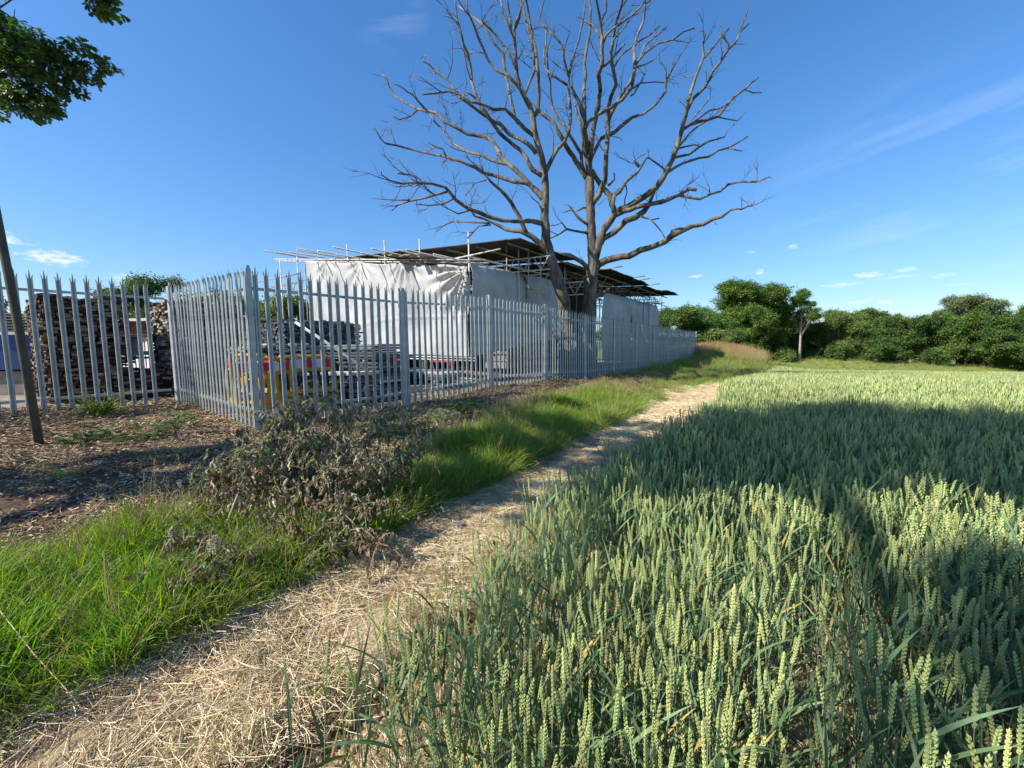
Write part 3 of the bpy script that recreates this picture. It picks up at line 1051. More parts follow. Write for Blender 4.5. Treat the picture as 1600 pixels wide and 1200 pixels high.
    for xx in (-.5, .2):
        for d in (-1, 1):
            g = MB(); g.tube([(xx + .25 * d, 0, 0), (xx, 0, .8)], .022, 6); g.build('leg', mred, t)
    g = MB(); g.box((-.1, 0, .82), (1.1, .1, .1)); g.build('beam', mred, t)
    # pale beams on the ground by the fence
    for i, (s_, o_, l_, an, lb) in enumerate(((4.9, -1.2, 2.0, -.45, 'pale timber beam lying on the yard floor below the white sheeting'), (-5.2, -4.6, 3.4, .0, 'long pale concrete beam lying behind the leftmost pales'), (-5.4, -5.2, 3.4, .05, 'second pale beam lying behind the long one at far left'))):
        x0, y0 = XY(s_, o_)
        g = MB(); g.box((0, 0, .08), (l_, .16, .14)); g.box((0, .0, .155), (l_ * .98, .12, .012))
        x = g.build('beam', mat('pale_beam_%d' % i, (.5, .45, .38), .8, noise=(.4, .35, .3)), None, False, (x0, y0, zt(x0, y0))); x.rotation_euler = (0, 0, math.atan2(U[1], U[0]) + an); tag(x, lb, 'beam')
    # leaning dark post, left edge
    g = MB(); g.tube([(0, 0, -.1), (-.07, -.02, 1.5), (-.16, -.08, 3.6), (-.24, -.12, 6.2)], [.043, .041, .038, .034], 8)
    x = g.build('leaning_post', mat('dark_timber', (.065, .058, .048), .85, noise=(.10, .09, .07), noise_scale=7, bumpy=.004), None, True, (-5.93, 4.9, zt(-5.93, 4.9))); tag(x, 'tall dark slightly leaning post standing in front of the fence at left', 'post')
    # mound of wilted rubble bags under trees at back of yard
yard_small()


# ================================================================== DEAD TREES
_cp, _sp, _cr, _sr = math.cos(PITCH), math.sin(PITCH), math.cos(ROLL), math.sin(ROLL)


def at_depth(px, py, Y):
    x, y = px - 800, py - 600
    a = (x * _cr + y * _sr) / F_PX
    v = -(-x * _sr + y * _cr) / F_PX
    d = Vector((a, _cp + v * _sp, v * _cp - _sp))
    return Vector((0, 0, EYE)) + d * (Y / d.y)


LT = [
 [(889,620,28),(886,560,25),(884,520,23),(881,470,22),(869,430,21),(859,400,19),(853,375,16),(851,340,14),(852,302,13),(851,271,12),(847,250,11),(840,224,10),(834,200,10),(832,180,9),(827,163,8),(819,150,7),(811,135,6),(808,115,5),(806,95,5),(805,70,4),(803,45,4),(808,30,3),(815,10,3),(812,-25,2)],
 [(832,185,8),(840,174,7),(842,150,6),(841,122,6),(839,94,5),(836,70,4),(830,45,4),(826,20,3),(822,0,3),(818,-35,2)],
 [(851,271,9),(856,262,8),(864,245,7),(872,232,6),(882,222,6),(889,205,6),(892,185,5),(891,165,5),(889,145,5),(889,120,4),(893,100,4),(899,80,3),(905,60,3),(911,30,3),(915,0,2),(918,-30,2)],
 [(889,120,4),(883,100,4),(878,70,3),(867,57,3),(850,42,2.5),(843,30,2),(850,0,2)],
 [(887,133,4),(863,118,3),(852,107,3),(850,85,3),(853,60,2),(855,40,2)],
 [(847,275,9),(832,265,8),(823,248,7),(814,235,7),(795,220,6),(780,207,6),(772,195,6),(754,169,6),(744,150,5),(737,127,5),(735,103,5),(731,84,4),(724,69,4),(718,43,3),(714,28,3),(711,0,2),(706,-20,2)],
 [(744,154,4),(736,148,3),(728,143,3)],
 [(834,212,7),(820,201,7),(810,190,7),(789,170,5),(771,171,5),(754,163,4),(735,159,4),(720,148,3),(701,143,3),(679,146,3),(660,148,2)],
 [(850,312,10),(840,300,10),(829,290,9),(814,273,8),(795,257,8),(782,244,8),(774,227,7),(767,218,7),(750,212,6),(731,210,5),(712,199,5),(694,190,5),(681,176,5),(668,174,5),(652,170,4),(632,160,3),(617,150,3),(608,137,3),(605,124,2),(598,116,2)],
 [(668,174,3),(654,159,3),(645,148,2),(637,144,2),(626,135,2),(615,131,1.5)],
 [(652,172,2.5),(641,182,2),(624,187,2),(609,178,1.5)],
 [(838,240,7),(832,231,7),(814,218,6),(795,209,6),(782,194,6),(768,188,5),(748,174,5),(731,161,4),(712,148,4),(709,139,3),(699,124,3),(683,114,3),(671,101,2.5),(660,95,2)],
 [(829,290,8),(823,286,8),(804,284,7),(782,277,6),(757,271,6),(742,261,6),(720,252,5),(692,244,4),(667,239,4),(649,235,3),(619,227,3),(602,224,3),(594,216,2),(587,203,2),(581,194,1.5)],
 [(697,245,3),(692,233,3),(682,230,2.5),(669,223,2)],
 [(619,227,2),(613,212,2),(608,192,1.5)],
 [(795,257,6),(791,256,6),(767,250,5),(754,243,5),(729,237,4),(705,222,4),(699,211,3.5),(686,197,3),(679,190,3),(672,178,2.5)],
 [(850,350,9),(830,345,8),(813,346,7),(786,345,7),(757,336,7),(733,327,6),(712,312,6),(696,293,5),(675,287,4),(652,286,4),(650,278,3),(641,273,3),(621,271,2.5)],
 [(699,299,4),(669,308,3.5),(641,314,3),(621,321,2.5),(612,329,2)],
 [(641,313,3),(608,312,2),(587,310,2)],
 [(652,286,3),(626,286,2.5),(609,282,2.5),(596,273,2),(596,268,1.5)],
 [(709,310,3),(692,319,2.5),(671,321,2),(649,319,1.5)],
 [(733,329,3),(716,334,2.5),(701,327,2),(686,318,2)],
 [(858,398,12),(849,387,11),(832,370,9),(814,361,8),(791,359,6),(772,349,5),(757,342,4),(742,338,3),(735,329,3)],
 [(767,351,3),(748,353,2.5),(731,372,2)],
 [(765,349,3),(731,347,2.5),(709,346,2),(692,353,2),(682,362,1.5)],
 [(823,366,8),(812,340,7),(799,317,6),(782,297,5),(767,284,4),(759,274,3)],
 [(778,289,2.5),(778,265,2),(776,242,2)],
 [(760,281,2.5),(742,286,2),(727,306,1.5)],
 [(829,170,7),(823,160,6),(812,139,5),(795,118,5),(776,110,4),(763,94,4),(750,66,4),(739,36,3),(731,19,3),(729,0,2),(728,-25,2)],
 [(810,192,6),(804,184,6),(798,156,5),(793,128,5),(788,105,5),(787,86,5),(776,73,4),(765,56,4),(752,36,4),(735,24,3),(716,9,2)],
 [(808,112,4),(804,103,4),(795,83,4),(776,56,3),(754,34,3)],
 [(819,150,5),(815,138,5),(806,113,5),(806,84,5),(803,60,4),(795,41,4),(786,24,3),(783,0,3),(782,-30,2)],
 [(804,47,4),(812,28,3),(814,9,3),(812,-25,2)],
 [(799,45,3),(797,30,3),(794,10,2.5),(792,-22,2)],
 [(819,150,5),(825,135,4),(836,109,4),(834,84,4),(829,56,3),(821,30,3),(816,0,2)],
 [(737,127,2.5),(729,104,2),(718,38,2),(708,30,1.5),(700,26,1.5)],
 [(851,340,4),(842,318,2.5),(832,310,2),(825,300,1.5)],
]
RT = [
 [(916,620,40),(917,560,36),(918,505,30),(921,470,24),(925,430,20),(927,405,19),(925,375,16),(923,345,15),(922,317,15),(921,292,17),(921,273,14)],
 [(921,280,10),(919,255,10),(917,235,8),(914,205,7),(913,185,7),(907,165,6),(898,148,5),(892,135,4)],
 [(917,225,8),(914,195,7),(913,167,7),(912,142,6),(915,117,6),(913,100,5),(917,75,5),(922,50,4),(923,17,4),(921,0,3),(920,-30,3)],
 [(921,280,10),(921,250,10),(924,225,9),(926,208,8),(928,196,8),(935,167,7),(938,142,7),(935,117,7),(941,100,7),(941,67,6),(938,33,5),(935,17,4),(932,0,3),(931,-30,3)],
 [(943,66,4),(947,55,4),(960,43,3.5),(983,28,3),(1000,12,3),(1010,0,2)],
 [(938,36,3),(947,17,3),(946,-10,2)],
 [(938,60,3),(933,50,3),(927,40,2.5),(913,32,2)],
 [(939,105,4),(946,102,4),(960,87,3),(977,68,3)],
 [(922,322,12),(936,305,9),(945,283,9),(947,250,8),(949,215,8),(950,195,8),(950,175,7),(955,150,6),(963,132,6),(958,108,6),(955,83,5),(958,58,5),(963,33,4),(970,13,4),(973,0,3),(975,-30,2)],
 [(958,108,3),(970,87,3),(988,73,2.5)],
 [(957,66,3),(962,58,3),(973,47,2),(983,32,2)],
 [(918,265,8),(925,243,7),(938,217,6),(960,207,6),(978,191,6),(988,183,5),(1005,178,4),(1025,163,4),(1040,143,4),(1040,127,3.5),(1048,113,3),(1055,100,2.5),(1061,90,2)],
 [(915,200,6),(920,190,6),(933,180,6),(957,167,6),(973,155,6),(987,137,6),(992,103,6),(990,75,5),(997,53,4),(1005,35,4),(1008,8,3),(1015,0,3),(1018,-25,2)],
 [(948,200,6),(953,180,7),(960,168,6),(973,145,5),(985,128,5),(990,115,4)],
 [(992,103,4),(1007,83,3.5),(1015,78,3),(1028,68,3),(1052,62,3),(1067,50,2.5),(1085,44,2)],
 [(992,103,4),(997,97,3),(1007,72,3),(1020,60,2.5),(1041,43,2)],
 [(992,108,3),(995,105,3),(1010,100,2),(1023,93,1.5)],
 [(992,72,3),(997,65,3),(1015,55,2),(1030,41,2)],
 [(985,150,3),(990,147,3),(1003,125,2.5),(1010,108,2)],
 [(990,138,3),(1000,130,2.5),(1022,128,2),(1040,129,2)],
 [(919,282,10),(913,272,9),(900,253,8),(881,222,7),(865,191,6),(850,180,6),(843,172,4),(830,160,3)],
 [(914,272,7),(909,257,6),(908,240,6),(898,224,5),(885,202,5),(868,180,4.5),(863,167,4),(860,147,4),(860,130,3),(857,117,3),(855,90,2.5),(853,60,2.5),(854,40,2)],
 [(916,245,7),(912,235,6),(909,198,5),(903,180,4),(899,165,3),(896,158,2)],
 [(929,402,16),(935,385,14),(938,372,14),(942,360,14),(953,345,13),(962,332,12),(982,323,11),(1006,308,10),(1024,294,10),(1037,277,9),(1044,262,9),(1050,250,8),(1057,232,8),(1065,205,7),(1068,192,7),(1072,180,6),(1074,162,6),(1080,142,5),(1085,127,5),(1095,100,4),(1100,88,4),(1098,72,3),(1102,53,2.5)],
 [(1100,90,3.5),(1103,88,3.5),(1117,70,3),(1128,57,3),(1139,44,2.5)],
 [(1071,182,5),(1073,175,5),(1082,155,5),(1093,145,5),(1105,130,4),(1115,110,4),(1125,98,4),(1138,77,4),(1152,62,3.5),(1158,48,3),(1170,37,2.5)],
 [(1155,52,3),(1160,37,2.5),(1167,20,2),(1171,8,1.5)],
 [(1140,76,2.5),(1138,68,2.5),(1130,58,2),(1126,50,1.5)],
 [(1068,202,5),(1078,195,5),(1092,190,5),(1108,186,4),(1123,182,4),(1133,167,4),(1145,153,4),(1163,140,3),(1173,130,3),(1185,121,2)],
 [(1163,140,2),(1177,145,2),(1190,145,1.5)],
 [(1123,183,2.5),(1142,187,2),(1152,189,1.5)],
 [(1078,195,3),(1085,190,3),(1108,173,3),(1130,168,2)],
 [(1077,195,2.5),(1080,188,2.5),(1093,173,2.5),(1110,153,2)],
 [(1048,254,4),(1055,246,4),(1077,241,4),(1092,230,4),(1107,221,3),(1132,214,2)],
 [(1042,270,5),(1048,266,5),(1067,255,4),(1092,247,4),(1107,245,3.5),(1123,235,3),(1138,231,3),(1153,223,2.5),(1169,213,2)],
 [(1138,231,2),(1148,234,2),(1159,236,1.5)],
 [(1058,232,3.5),(1063,226,3.5),(1077,209,3),(1092,196,3),(1107,188,2)],
 [(1058,234,3),(1063,231,3),(1086,226,2.5),(1094,229,2)],
 [(1042,268,4),(1034,261,3),(1023,253,3),(1013,246,3),(1009,248,4),(997,268,5),(978,284,6),(969,299,7),(960,305,7),(957,318,8),(960,331,9)],
 [(922,270,9),(926,268,9),(930,276,8),(942,294,9),(953,305,9),(956,320,9),(962,332,9)],
 [(938,380,11),(942,373,11),(960,363,10),(978,345,10),(992,340,10),(1006,330,9),(1015,318,7),(1022,300,6)],
 [(962,336,9),(975,330,8),(1006,321,7),(1033,316,7),(1044,312,7),(1061,305,6),(1077,295,6),(1088,297,5)],
 [(1061,305,5),(1075,308,5),(1094,311,4),(1111,303,4),(1125,299,4),(1138,288,4),(1159,284,3),(1182,284,3),(1203,276,2)],
 [(1006,330,7),(1015,320,7),(1038,313,6)],
 [(929,422,15),(935,413,13),(947,407,12),(962,403,11),(983,400,11),(1000,391,11),(1015,387,10),(1038,378,10),(1050,368,10),(1067,360,9),(1082,353,8),(1100,350,7),(1115,342,6),(1128,339,5),(1142,328,4),(1153,326,3),(1159,327,3),(1169,322,2.5),(1175,322,2),(1179,314,1.5)],
 [(1048,369,5),(1050,360,4),(1056,357,4),(1066,357,4)],
 [(922,422,9),(918,418,8),(910,410,8),(900,404,7),(890,398,6),(880,397,6),(868,399,4)],
 [(923,366,6),(914,363,5),(900,361,4),(885,358,4),(872,367,3),(858,373,2)],
 [(885,358,3),(878,348,2),(868,352,1.5),(858,352,1.5)],
 [(923,352,6),(915,349,5),(903,339,5),(894,327,4),(880,332,2)],
 [(894,327,3),(888,320,2),(882,320,1.5)],
 [(922,325,4),(912,324,4),(905,328,3),(900,330,2)],
 [(922,462,11),(932,462,9),(943,457,8),(952,452,6)],
 [(998,336,4),(1006,340,3),(1020,343,2.5),(1030,341,2)],
 [(1014,341,2.5),(1017,343,2.5),(1033,361,2),(1039,372,1.5)],
 [(950,290,4),(955,286,3.5),(960,280,3.5),(959,270,3)],
 [(978,290,2.5),(980,300,2),(976,312,2),(976,320,2)],
 [(1109,300,2),(1108,292,1.5),(1104,284,1)],
 [(1000,262,4),(995,256,6),(990,252,3),(997,246,2),(1009,240,2)],
 [(864,245,4),(864,225,3),(865,208,2)],
]


def dead_tree(name, label, limbs, Y0, seed, root_px, lean=0.0):
    rr = random.Random(seed)
    base = at_depth(root_px[0], root_px[1], Y0)
    base.z = zt(base.x, base.y)
    t = thing(name, label, 'tree', tuple(base))
    nodes = []          # (px,py,depth)
    twigs = MB()
    for li, L in enumerate(limbs):
        if li == 0:
            d0 = Y0
            slope = 0.0
        else:
            best = min(nodes, key=lambda q: (q[0] - L[0][0]) ** 2 + (q[1] - L[0][1]) ** 2)
            d0 = best[2]
            slope = rr.uniform(-1, 1) * .55
        pts = []; rad = []
        dist = 0.0
        pp = None
        # refine with small kinks
        for i in range(len(L) - 1):
            a, b = L[i], L[i + 1]
            seg = math.hypot(b[0] - a[0], b[1] - a[1])
            n = max(1, int(seg / 9))
            for k in range(n):
                f = k / n
                x = a[0] + (b[0] - a[0]) * f; y = a[1] + (b[1] - a[1]) * f; w = a[2] + (b[2] - a[2]) * f
                if k:
                    x += rr.uniform(-.12, .12) * min(w, 6) ; y += rr.uniform(-.12, .12) * min(w, 6)
                pts.append([x, y, w])
        pts.append(list(L[-1]))
        P3 = []; RD = []
        for i, (x, y, w) in enumerate(pts):
            if i:
                dist += math.hypot(x - pts[i - 1][0], y - pts[i - 1][1])
            dd = d0 + slope * dist * Y0 / F_PX + (.25 * math.sin(dist / 23.0 + li) * min(1, dist / 60) if li else lean * float(smooth(dist / 190)))
            nodes.append((x, y, dd))
            p = at_depth(x, y, dd)
            P3.append(p - base)
            RD.append(max(.009, w * .44 * dd / F_PX))
        if li == 0:
            P3[0].z = min(P3[0].z, -.15)
            g = MB(); g.tube(P3, RD, 14, rough=.07); g.build('trunk', M_BARK, t, True)
        else:
            big = L[0][2] >= 5
            if big:
                g = MB(); g.tube(P3, RD, 8, rough=.10); g.build('limb', rr.choice((M_BARK, M_BARK, M_BARKB)), t, True)
            else:
                twigs.tube(P3, RD, 6, mi=rr.randrange(2), rough=.08)
        # side twigs
        if li:
            m_ = len(P3)
            for _ in range(int(dist / 17)):
                i = rr.randrange(max(1, int(m_ * .25)), m_) if m_ > 2 else m_ - 1
                dirv = (P3[min(i + 1, m_ - 1)] - P3[max(i - 1, 0)])
                if dirv.length < 1e-5:
                    continue
                dirv.normalize()
                side = Vector((rr.uniform(-1, 1), rr.uniform(-1, 1), rr.uniform(-.6, 1)))
                v = (dirv * .7 + side * .75).normalized()
                ln = rr.choice((.12, .2, .3, .5, .75, 1.0)) * (1 if RD[i] < .09 else .7)
                q = [P3[i].copy()]
                for k in range(4):
                    v = (v + Vector((rr.uniform(-.45, .45), rr.uniform(-.45, .45), rr.uniform(-.3, .4)))).normalized()
                    q.append(q[-1] + v * ln / 4)
                r0 = min(RD[i] * .6, .006 + ln * .012)
                twigs.tube(q, [r0, r0 * .85, r0 * .7, r0 * .5, r0 * .3], 4, mi=rr.randrange(2))
                if ln > .45:
                    for k in (1, 2, 3):
                        v2 = (v + Vector((rr.uniform(-1, 1), rr.uniform(-1, 1), rr.uniform(-.6, .8)))).normalized()
                        e = q[k] + v2 * ln * .28; e2 = e + (v2 + Vector((rr.uniform(-.6, .6), 0, rr.uniform(-.6, .6)))).normalized() * ln * .2
                        twigs.tube([q[k], e, e2], [r0 * .5, r0 * .35, r0 * .2], 4, mi=0)
    tw = twigs.build('twigs', [M_BARK, M_BARKB], t, True)
    tag(tw, kind='stuff')
    return t


dead_tree('dead_tree', 'bare dead tree leaning left with long limbs reaching over the shelter roof', LT, 14.9, 2, (889, 590), -1.25)
dead_tree('dead_tree', 'bare dead tree with the thicker pale trunk standing just behind the fence', RT, 16.7, 5, (917, 590))
# ================================================================== VEGETATION KINDS
M_HEAD = mat('wheat_head', (.43, .49, .19), .6, var=.28, trans=(.12, .9))
M_STEM = mat('wheat_stem', (.20, .28, .16), .6, var=.25, trans=(.1, .9))
M_LEAF = mat('wheat_leaf', (.125, .21, .085), .5, var=.35, trans=(.28, 1.1), spec=.5)
M_YLEAF = mat('wheat_yellow_leaf', (.42, .33, .10), .7, var=.3, trans=(.3, 1.0))
M_GRASS = mat('grass_green', (.20, .34, .030), .5, var=.45, trans=(.42, 1.5, 1.15), spec=.4)
M_GRASS2 = mat('grass_olive', (.20, .25, .06), .6, var=.35, trans=(.35, 1.2))
M_DRY = mat('dry_grass', (.44, .34, .17), .8, var=.3, trans=(.25, 1.0))
M_RUST = mat('rusty_seed_heads', (.28, .13, .06), .9, var=.35, trans=(.2, 1.0))
M_STRAW = mat('straw', (.67, .54, .31), .75, var=.3, trans=(.12, 1.0))
M_STRAW2 = mat('straw_pale', (.82, .68, .46), .7, var=.2)
M_STRAW3 = mat('straw_brown', (.34, .25, .13), .8, var=.3)
M_CHIP = mat('bark_chip', (.17, .105, .065), .9, var=.4)
M_CHIP2 = mat('pale_chip', (.42, .31, .20), .85, var=.3)
M_CHIP3 = mat('dark_chip', (.09, .06, .04), .95, var=.3)
M_CLOD = mat('pale_clod', (.40, .31, .18), .95, noise=(.36, .27, .15), noise_scale=20, var=.2)


def strip(b, p0, d0, length, width, bend, segs, mi, twist=0.0, rr=random, tipw=.12):
    """a blade: bends towards its side by gravity"""
    p = Vector(p0); d = Vector(d0).normalized()
    w0 = d.cross(Vector((0, 0, 1)))
    if w0.length < 1e-3:
        w0 = Vector((1, 0, 0))
    w0.normalize()
    w0 = Matrix.Rotation(rr.uniform(-1, 1) * twist, 3, d) @ w0
    vs = []
    for i in range(segs + 1):
        f = i / segs
        w = width * (1 - f ** 2.2 * (1 - tipw)) * (.55 + .45 * min(1, f * 4)) * .5
        vs += [p - w0 * w, p + w0 * w]
        p = p + d * (length / segs)
        d = (d + Vector((0, 0, -1)) * bend / segs).normalized()
    b.add(vs, [(2 * i, 2 * i + 1, 2 * i + 3, 2 * i + 2) for i in range(segs)], mi)


def octa(b, c, ax, ln, r, mi):
    ax = Vector(ax).normalized()
    s1 = ax.orthogonal().normalized(); s2 = ax.cross(s1)
    c = Vector(c)
    vs = [c - ax * ln * .5, c + s1 * r, c + s2 * r, c - s1 * r, c - s2 * r, c + ax * ln * .5]
    b.add(vs, [(0, 2, 1), (0, 3, 2), (0, 4, 3), (0, 1, 4), (5, 1, 2), (5, 2, 3), (5, 3, 4), (5, 4, 1)], mi)


def wheat_plant(b, rr, base=(0, 0), H=.70, lod=0):
    """slots: 0 stem 1 head 2 leaf 3 yellow leaf"""
    H = H * rr.uniform(.90, 1.08)
    an = rr.uniform(0, 6.283)
    lean = rr.uniform(.0, .07)
    hx, hy = math.cos(an) * lean, math.sin(an) * lean
    x0, y0 = base
    hl = rr.uniform(.072, .112)
    P = [Vector((x0, y0, -.03)), Vector((x0 + hx * .3, y0 + hy * .3, H * .5)), Vector((x0 + hx, y0 + hy, H - hl))]
    d = (P[2] - P[1]).normalized()
    nod = rr.uniform(0, .5)
    dh = (d + Vector((math.cos(an), math.sin(an), 0)) * nod * .35).normalized()
    if lod == 0:
        b.tube(P, [.0021, .0019, .0014], 4, 0, cap=False)
    elif lod == 1:
        b.tube(P, [.0024, .0022, .0018], 3, 0, cap=False)
    else:
        b.tube([P[1], P[2]], [.003, .0025], 3, 0, cap=False)
    pl = Matrix.Rotation(rr.uniform(0, 6.28), 3, dh) @ dh.orthogonal().normalized()
    pr = dh.cross(pl)
    if lod == 0:
        n = int(hl / .0058)
        for k in range(n):
            f = k / n
            w = .0033 * (1 - abs(f - .42) ** 2 * 1.4)
            sd_ = 1 if k % 2 else -1
            c = P[2] + dh * (hl * f + .004) + pl * sd_ * w * .95
            octa(b, c, dh + pl * sd_ * .42, .0140, .0031, 1)
            octa(b, c + pr * w * .7 - pl * sd_ * w * .3, dh + pl * sd_ * .2 + pr * .38, .0125, .0027, 1)
            octa(b, c - pr * w * .7 - pl * sd_ * w * .3, dh + pl * sd_ * .2 - pr * .38, .0125, .0027, 1)
        octa(b, P[2] + dh * (hl + .002), dh, .014, .003, 1)
    elif lod == 1:
        n = 12
        for k in range(n):
            f = k / n
            w = .0032 * (1 - abs(f - .42) ** 2 * 1.4)
            sd_ = 1 if k % 2 else -1
            octa(b, P[2] + dh * hl * (f + .06) + pl * sd_ * w, dh + pl * sd_ * .3, .016, .0050, 1)
    else:
        b.tube([P[2], P[2] + dh * hl * .45, P[2] + dh * hl], [.004, .0085, .003], 4, 1, cap=True)
    nl = 3 if lod == 0 else 2 if lod == 1 else 1
    for k in range(nl + (1 if rr.random() < .5 and lod < 2 else 0)):
        hz = H * ((.76, .55, .38, .2)[k]) * rr.uniform(.88, 1.08)
        a2 = rr.uniform(0, 6.28)
        f = min(1, hz / H)
        p = Vector((x0 + hx * f, y0 + hy * f, hz))
        up = rr.uniform(.9, 3.4)
        yel = (k >= 2 and rr.random() < .65) or rr.random() < .05
        strip(b, p, (math.cos(a2), math.sin(a2), up), rr.uniform(.15, .27), rr.uniform(.007, .013) * (1 if lod < 2 else 1.2), rr.uniform(.1, 1.4), 6 if lod == 0 else 3, 3 if yel else 2, .8, rr)


WM = [M_STEM, M_HEAD, M_LEAF, M_YLEAF]
rw = random.Random(21)
v_near = []
for i in range(10):
    b = MB(); wheat_plant(b, rw, lod=0); v_near.append(b.mesh('wheat_plant_near', WM))
v_mid = []
for i in range(8):
    b = MB()
    for k in range(5):
        wheat_plant(b, rw, (rw.gauss(0, .06), rw.gauss(0, .06)), lod=1)
    v_mid.append(b.mesh('wheat_tuft', WM))
v_far = []
for i in range(6):
    b = MB()
    for k in range(42):
        wheat_plant(b, rw, (rw.uniform(-.3, .3), rw.uniform(-.3, .3)), .70 * rw.uniform(.93, 1.05), lod=2)
    v_far.append(b.mesh('wheat_patch', WM))
c_near, n_near = variants('wheat_near', v_near)
c_mid, n_mid = variants('wheat_mid', v_mid)
c_far, n_far = variants('wheat_far', v_far)


def far_edge(x):
    return np.interp(x, [-10, 20, 26.5, 36, 50, 90], [43, 42, 42, 41, 39, 34])


def crop_pts(n, r0, r1, amin, amax, jit=0.0, sparse=True):
    """random points in the crop between two distances from the viewpoint"""
    r = np.sqrt(rng.uniform(r0 ** 2, r1 ** 2, n)); a = rng.uniform(amin, amax, n)
    x, y = r * np.sin(a), r * np.cos(a)
    s, o = SO(x, y)
    e = edge_field(s) + .14 + .06 * smooth((-.4 - s) / .8) + .16 * (vnoise(x * 1.9, y * 1.9, 61) - .4)
    keep = (o > e) & (y < far_edge(x))
    if sparse:
        dens = .5 + .5 * smooth((o - e) / .4)
        gap = smooth((vnoise(x * 2.6, y * 2.6, 62) - .13) / .12)
        keep &= rng.uniform(0, 1, n) < dens * (.25 + .75 * gap)
        # drill rows run along the field edge
        row = (o / .125) % 1.0
        keep &= (np.abs(row - .5) < .38)
    return x[keep], y[keep]


def crop_scatter(name, x, y, col, nk, tilt, smin, smax):
    n = len(x)
    z = ZT(x, y) + 0
    hgt = 1 + .10 * (vnoise(x * .8, y * .8, 63) - .5) + .05 * (vnoise(x * 3.5, y * 3.5, 64) - .5)
    rot = np.stack([rng.normal(0, tilt, n), rng.normal(0, tilt, n), rng.uniform(0, 6.283, n)], 1)
    o = scatter(name, np.stack([x, y, z], 1), rot, rng.uniform(smin, smax, n) * hgt, rng.integers(0, nk, n), col)
    return o


x, y = crop_pts(11500, .50, 2.7, R(-140), R(200))
k = ~((np.hypot(x, y) < .62)) & ~((y < 1.15) & (x < -.22) & (x > -3))
x, y = x[k], y[k]
w = crop_scatter('wheat', x, y, c_near, n_near, .055, .92, 1.08)
tag(w, 'green wheat heads growing nearest the viewer beside the straw path', 'wheat', kind='stuff')
x, y = crop_pts(15500, 2.6, 9.5, R(-40), R(120))
w = crop_scatter('wheat', x, y, c_mid, n_mid, .05, .93, 1.08)
tag(w, 'green wheat standing in the shaded middle of the field', 'wheat', kind='stuff')
x, y = crop_pts(21000, 9.2, 95, R(-5), R(92), sparse=False)
x2, y2 = crop_pts(16000, 9.2, 30, R(-5), R(92), sparse=False)
x = np.concatenate([x, x2]); y = np.concatenate([y, y2])
w = crop_scatter('wheat', x, y, c_far, n_far, .03, .95, 1.1)
tag(w, 'pale green wheat covering the far field up to the trees', 'wheat', kind='stuff')

# ---------------------------------------------------------------- grass tufts
GM = [M_GRASS, M_GRASS2, M_DRY, M_RUST]


def tuft(rr, n, rad, hmin, hmax, width, weights, bend=(.4, 2.2), seeds=0, segs=4):
    b = MB()
    for k in range(n):
        a = rr.uniform(0, 6.283); q = rad * math.sqrt(rr.random())
        p = (math.cos(a) * q, math.sin(a) * q, -.01)
        a2 = a + rr.gauss(0, .9)
        up = rr.uniform(1.2, 4.5)
        mi = rr.choices((0, 1, 2, 3), weights)[0]
        strip(b, p, (math.cos(a2), math.sin(a2), up), rr.uniform(hmin, hmax), width * rr.uniform(.7, 1.3), rr.uniform(*bend), segs, mi, 1.2, rr, .05)
    for k in range(seeds):
        a = rr.uniform(0, 6.283)
        x_, y_ = rr.gauss(0, rad), rr.gauss(0, rad)
        h = hmax * rr.uniform(1.05, 1.5)
        e = Vector((x_ + math.cos(a) * h * .18, y_ + math.sin(a) * h * .18, h))
        b.tube([(x_, y_, 0), (x_ * .8 + e.x * .2, y_ * .8 + e.y * .2, h * .55), e], [.0016, .0013, .001], 3, 2, cap=False)
        mi = 3 if weights[3] > .12 else 2
        for j in range(9):
            octa(b, e - Vector((0, 0, .012 * j)) + Vector((rr.uniform(-.01, .01), rr.uniform(-.01, .01), 0)), (rr.uniform(-.5, .5), rr.uniform(-.5, .5), 1), .014, .0035, mi)
    return b.mesh('grass_tuft', GM)


rg = random.Random(5)
g_lush = [tuft(rg, 40, .075, .12, .36, .0062, (.84, .13, .03, 0)) for _ in range(6)]
g_mix = [tuft(rg, 36, .085, .14, .38, .006, (.50, .38, .12, .0), seeds=0) for _ in range(6)]
g_dry = [tuft(rg, 32, .09, .10, .28, .005, (.16, .30, .54, .0), bend=(.8, 3.2), seeds=1) for _ in range(5)]
g_bank = [tuft(rg, 30, .16, .20, .48, .010, (.22, .36, .37, .05), seeds=4, segs=3) for _ in range(5)]
g_seed = [tuft(rg, 10, .07, .16, .36, .0045, (.15, .35, .50, .0), bend=(.3, 1.6), seeds=4) for _ in range(4)]
g_rust = [tuft(rg, 20, .16, .22, .5, .010, (.02, .18, .35, .45), seeds=16, segs=3) for _ in range(4)]
g_flat = [tuft(rg, 34, .10, .10, .26, .006, (.3, .3, .38, .02), bend=(2.5, 5)) for _ in range(4)]
cg, ng_ = variants('grass', g_lush + g_mix + g_dry + g_bank + g_rust + g_flat + g_seed)
OFF = dict(lush=(0, 6), mix=(6, 12), dry=(12, 17), bank=(17, 22), rust=(22, 26), flat=(26, 30), seed=(30, 34))


def pick(kind, n):
    a, b = OFF[kind]
    return rng.integers(a, b, n)


